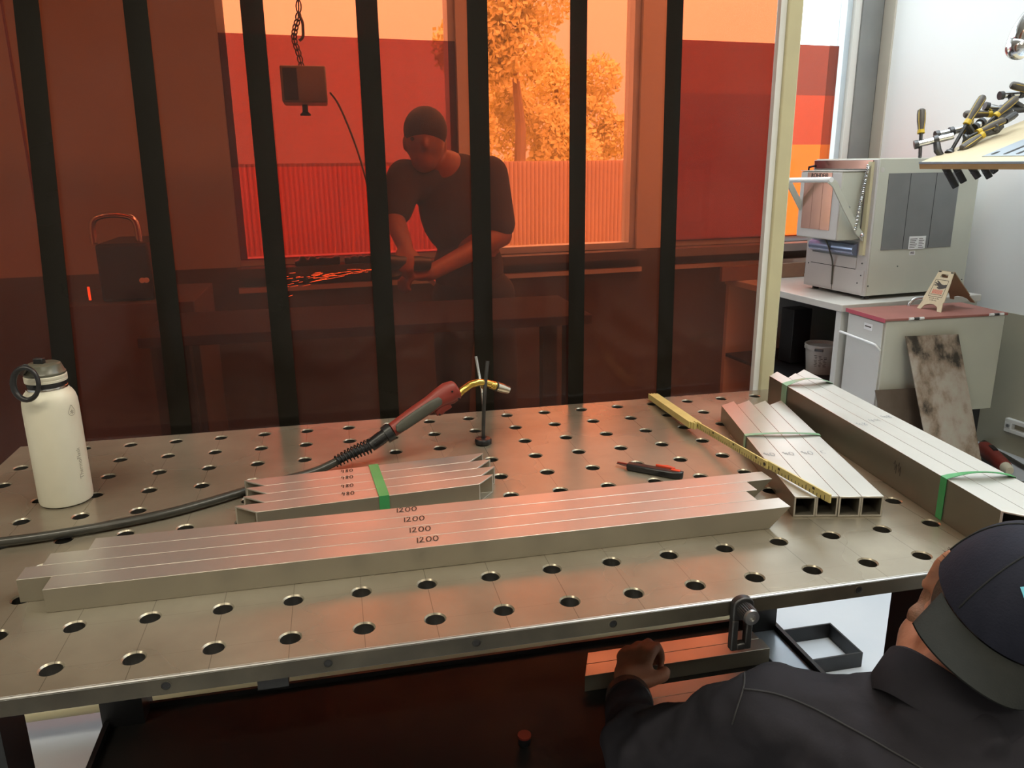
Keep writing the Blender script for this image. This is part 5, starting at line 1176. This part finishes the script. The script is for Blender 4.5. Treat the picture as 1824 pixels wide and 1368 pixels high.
# ================================================================ crouching man in the foreground
p1 = thing('person', 'person in a navy work shirt and backwards cap crouching and reaching under the table', 'person', (1.08, -0.45, 0))
HC_ = V((1.232, -0.223, 0.893))
vw = V((.657, .604, -.451)).normalized(); Ri = V((.676, -.736, 0)).normalized(); Up = Ri.cross(vw).normalized(); To = -vw
if Up.z < 0: Up = -Up
hu = (Ri * .45 + Up * .80 + To * .38).normalized(); hbk = (Ri * -.08 + Up * -.42 + To * .90); hbk = (hbk - hu * hbk.dot(hu)).normalized(); hl = hu.cross(hbk); hl = hl if hl.dot(Ri) < 0 else -hl
hf = -hbk
NBs = V((1.150, -.245, .795)); shL, elL, wrL = V((.965, -.140, .700)), V((.835, .050, .520)), V((.915, .295, .435))
shR, elR, wrR = V((1.270, -.385, .715)), V((1.420, -.22, .52)), V((1.32, -.06, .50))
CH, PV = V((1.075, -.345, .640)), V((1.00, -.57, .40))
kL, aL, kR, aR = V((.93, -.22, .47)), V((.94, -.52, .085)), V((1.30, -.16, .45)), V((1.25, -.50, .085))
b1_ = MB()
b1_.ell(HC_, hl * .076, hf * .096, hu * .112); b1_.ell(HC_ + hf * .035 - hu * .078, hl * .056, hf * .060, hu * .050)
b1_.ell(HC_ + hf * .100 - hu * .020, hl * .014, hf * .020, hu * .026); b1_.ell(HC_ + hf * .092 - hu * .062, hl * .024, hf * .010, hu * .010)
for sg in (1, -1):
    ax_ = (hl * sg * .80 + hbk * .60).normalized(); ec = HC_ + hl * sg * .082 - hu * .002 + hbk * .006
    b1_.ell(ec, ax_ * .013, ax_.cross(hu).normalized() * .008, hu * .036); b1_.ell(ec + ax_ * .009 + hu * .010, ax_ * .007, ax_.cross(hu).normalized() * .008, hu * .026)
    b1_.ell(ec - hu * .028, ax_ * .010, ax_.cross(hu).normalized() * .008, hu * .012)
b1_.chain([HC_ - hu * .06 + hbk * .018, NBs + V((0.005, 0.01, -.02))], [.058, .054])
b1_.chain([HC_ - hu * .080 + hf * .035 + hl * .032, HC_ - hu * .115 + hf * .02 + hl * .036, NBs + V((-.02, .03, -.01))], [.035, .036, .036])
b1_.chain([NBs, NBs.lerp(CH, .5), CH, PV], [.060, .060, .085, .10])
dn_ = V((0, 0, -.035)); b1_.chain([NBs + dn_ * 2, shL + dn_, elL, wrL], [.04, .042, .040, .030]); b1_.chain([NBs + dn_ * 2, shR + dn_, elR, wrR], [.04, .042, .040, .030])
b1_.chain([PV + V((-.07, .02, 0)), kL, aL], [.085, .060, .042]); b1_.chain([PV + V((.12, -.02, 0)), kR, aR], [.085, .060, .042])
hfw = (V((.960, .365, .475)) - wrL)
hand(b1_, wrL, hfw, V((.45, .30, -.55)), V((.75, .0, .45)), 1.08, 1.05)
hand(b1_, wrR, V((-.2, .5, -.6)), V((0, -.6, -.6)), V((-1, 0, 0)), 1.0, .7)
body1 = blob('body', b1_, 'skin', p1, .0055, 4)
for sg in (1, -1): obj('eye', MB().ball(HC_ + hf * .085 + hl * sg * .031 + hu * .012, .011), 'black_plastic', p1)
bd_ = MB(); bd_.chain([HC_ + hl * .072 + hf * .045 - hu * .045, HC_ + hl * .058 + hf * .060 - hu * .082, HC_ + hf * .085 - hu * .112, HC_ - hl * .058 + hf * .060 - hu * .082, HC_ - hl * .072 + hf * .045 - hu * .045], [.012, .018, .022, .018, .012])
bd_.ell(HC_ + hl * .045 + hf * .030 - hu * .095, hl * .032, hf * .034, hu * .026); blob('beard', bd_, 'beard', p1, .006, 3)
# shirt
st1 = MB()
sw = (shR - shL).normalized(); fo = (CH - PV).normalized(); nn_ = sw.cross(fo).normalized()
st1.chain([shL, NBs.lerp(shL, .45) + V((0, -.01, -.035)), NBs + V((-.005, -.02, -.055)), NBs.lerp(shR, .5) + V((0, 0, -.035)), shR], [.072, .072, .078, .074, .074])
st1.ball(NBs + V((-.035, -.035, -.042)), .078); st1.ball(NBs + V((0, 0, -.05)), .085)
st1.ell((shL + shR) / 2 + V((-.01, -.04, -.06)), sw * .205, fo * .14, nn_ * .115)
st1.ell(CH + V((0, 0, -.01)), sw * .190, fo * .19, nn_ * .125); st1.ell(PV.lerp(CH, .4), sw * .180, fo * .19, nn_ * .125); st1.ell(PV + V((.01, -.01, 0)), sw * .18, fo * .14, nn_ * .14)
st1.chain([shL, shL.lerp(elL, .55), elL, elL.lerp(wrL, .50), elL.lerp(wrL, .80)], [.075, .068, .060, .054, .046])
st1.chain([shR, elR, elR.lerp(wrR, .8)], [.074, .060, .046])
# big cloth folds
rnd = random.Random(5)
def fold(a, b, c, r): st1.tube(spline([V(a), V(b), V(c)], 6), r, 10)
fold(shL + V((-.02, -.03, .045)), shL.lerp(elL, .4) + V((.035, -.045, .035)), elL + V((.045, -.02, .01)), .017)
fold(shL + V((.02, -.055, .035)), shL.lerp(elL, .35) + V((.055, -.055, -.01)), elL + V((.06, -.03, -.03)), .016)
fold(shL + V((.05, -.07, .01)), CH + V((-.14, .0, .03)), CH + V((-.13, -.09, -.07)), .018)
fold(elL + V((-.02, -.05, .03)), elL + V((.0, -.06, -.02)), elL + V((.05, -.03, -.05)), .015)
shirt = blob('work_shirt', st1, 'shirt', p1, .0065, 5, disp=((.10, .034), (.04, .010)))
cuf = MB(); cd_ = (wrL - elL).normalized(); c0_ = elL.lerp(wrL, .78)
cuf.lathe([(.044, 0), (.047, .004), (.045, .045), (.039, .048), (.036, .045), (.040, .0)], c0_, cd_, 28, False); obj('cuff', cuf, 'black_plastic', shirt)
cd_ = (HC_ - hu * .06 - NBs).normalized() * .55 + V((0, 0, .45)) + fo * .15; cd_.normalize()
cm_ = MB(); u0 = (hl - cd_ * hl.dot(cd_)).normalized(); v0 = cd_.cross(u0)
cr_ = []
for (r_, h_) in [(.092, -.030), (.094, -.006), (.085, .020), (.080, .032), (.074, .034), (.072, .026), (.070, -.02)]:
    cr_.append([NBs + V((-.004, -.004, -.008)) + cd_ * (h_ + .012 * math.sin(2 * a_ + .6)) + u0 * (r_ * math.cos(a_)) + v0 * (r_ * .92 * math.sin(a_)) for a_ in [2 * PI * k / 40 for k in range(40)]])
cm_.rings(cr_, True, False)
obj('collar', cm_, 'shirt', shirt)
# stitched yoke seam laid on the shirt
def on_shirt(pts, target=None):
    target = target or shirt
    out = []; C0 = V(cam.matrix_world.translation); sh = wloc(target)
    for p in pts:
        ok, loc, nor, idx = target.ray_cast(C0 - sh, (V(p) - C0).normalized())
        if ok: out.append(loc + sh + nor * .0012)
    return out
for pts in ([(1.3355, 0.5634, 0.2262), (1.3320, 0.5556, 0.1961), (1.3182, 0.5477, 0.1580), (1.2963, 0.5370, 0.1035)], [(1.3314, 0.5534, 0.1879), (1.4054, 0.5337, 0.1762), (1.4864, 0.5070, 0.1453), (1.5931, 0.4667, 0.0867), (1.6995, 0.4253, 0.0240), (1.7792, 0.3938, -0.0247)]):
    sp = on_shirt(spline([V(p) for p in pts], 6))
    if len(sp) > 3: obj('seam', MB().tube(sp, .0013, 6), 'trousers', shirt)
tr1_ = MB(); tr1_.ell(PV + V((.02, -.02, -.03)), sw * .185, fo * .13, nn_ * .145)
tr1_.chain([PV + V((-.07, .02, -.02)), kL, aL + V((0, 0, .03))], [.11, .080, .066]); tr1_.chain([PV + V((.12, -.02, -.02)), kR, aR + V((0, 0, .03))], [.11, .080, .066])
blob('trousers', tr1_, 'trousers', p1, .010, 5)
for a_ in (aL, aR):
    sh = MB(); sh.ell(V((a_.x + .02, a_.y + .07, .05)), (.048, 0, 0), (0, .135, 0), (0, 0, .05)); sh.box(a_.x - .025, a_.x + .065, a_.y - .05, a_.y + .19, .0005, .022)
    blob('shoe', sh, 'rubber', p1, .008, 3)
# backwards cap: crown with six panels, seams, bill over the nape
cap = MB(); CC = HC_ + hu * .012 + hbk * .004
rings_ = []
for j in range(13):
    t_ = j / 12 * PI / 2; z_ = .118 * math.sin(t_); rr_ = math.cos(t_) ** .82
    rings_.append([CC + hu * (z_ + (-.010 * math.cos(a_) if j == 0 else 0)) + hbk * (.112 * rr_ * math.cos(a_)) + hl * (.090 * rr_ * math.sin(a_)) for a_ in [2 * PI * k / 48 for k in range(48)]])
rings_[-1] = [CC + hu * .1182 + hbk * (.002 * math.cos(2 * PI * k / 48)) + hl * (.002 * math.sin(2 * PI * k / 48)) for k in range(48)]
cap.rings(rings_)
crown = obj('cap', cap, 'cap_navy', p1, sharp=70)
for k in range(6):
    a_ = PI / 6 + k * PI / 3
    obj('cap_seam', MB().tube([CC + hu * (.1185 * math.sin(t_)) + hbk * (.1128 * math.cos(t_) ** .82 * math.cos(a_)) + hl * (.0908 * math.cos(t_) ** .82 * math.sin(a_)) for t_ in [PI / 2 * q / 14 for q in range(14)]], .0011, 6), 'cap_dark', crown)
obj('cap_button', MB().ell(CC + hu * .1185, hbk * .008, hl * .008, hu * .004), 'cap_navy', crown)
bl = MB(); rb_ = []
N_ = 26
for j in range(7):
    s_ = j / 6; row_t, row_b = [], []
    for k in range(N_ + 1):
        a_ = math.radians(-78 + 128 * k / N_) ; base = CC + hbk * (.112 * math.cos(a_)) + hl * (.090 * math.sin(a_)) + hu * (-.002 - .010 * math.cos(a_))
        ln_ = .070 * max(0.0, math.cos(a_ * .98)) ** .42
        dirn = (hbk * (.95 * math.cos(a_) + .30) + hl * (.10 * math.sin(a_)) - hu * (.42 + .10 * math.sin(a_) ** 2)).normalized()
        p = base + dirn * (ln_ * s_) - hu * (.012 * s_ * math.sin(a_) ** 2)
        row_t.append(p)
        row_b.append(p - hu * .003 - hbk * .002)
    rb_.append(row_t + row_b[::-1])
bl.rings(rb_)
obj('cap_bill', bl, 'cap_grey', crown, sharp=60)
em = on_shirt([(2.0290, 0.4684, 0.4296), (2.0390, 0.4560, 0.3939), (2.0575, 0.4597, 0.4211), (2.0528, 0.4639, 0.4321)], crown)
if len(em) == 4: obj('emblem', MB().add(em, [(0, 1, 2, 3)]), 'cyan', crown, smooth=False)
hr1 = MB(); hr1.ell(HC_ + hbk * .012 - hu * .005, hl * .0785, hf * .092, hu * .075)
blob('hair', hr1, 'hair', p1, .007, 3)
hw_ = MB()
for i in range(60):
    p = HC_ + hl * (.080 + .004 * rnd.random()) + hu * (.030 - .02 * rnd.random()) + hf * (.012 - .030 * rnd.random()); d = (hl * rnd.uniform(.3, 1.2) + hu * rnd.uniform(-.4, .8) + hf * rnd.uniform(-.5, .8)).normalized()
    hw_.tube([p, p + d * rnd.uniform(.006, .014)], [.0007, .0002], 4)
q = obj('sideburn', hw_, 'hair', p1); q['kind'] = 'stuff'
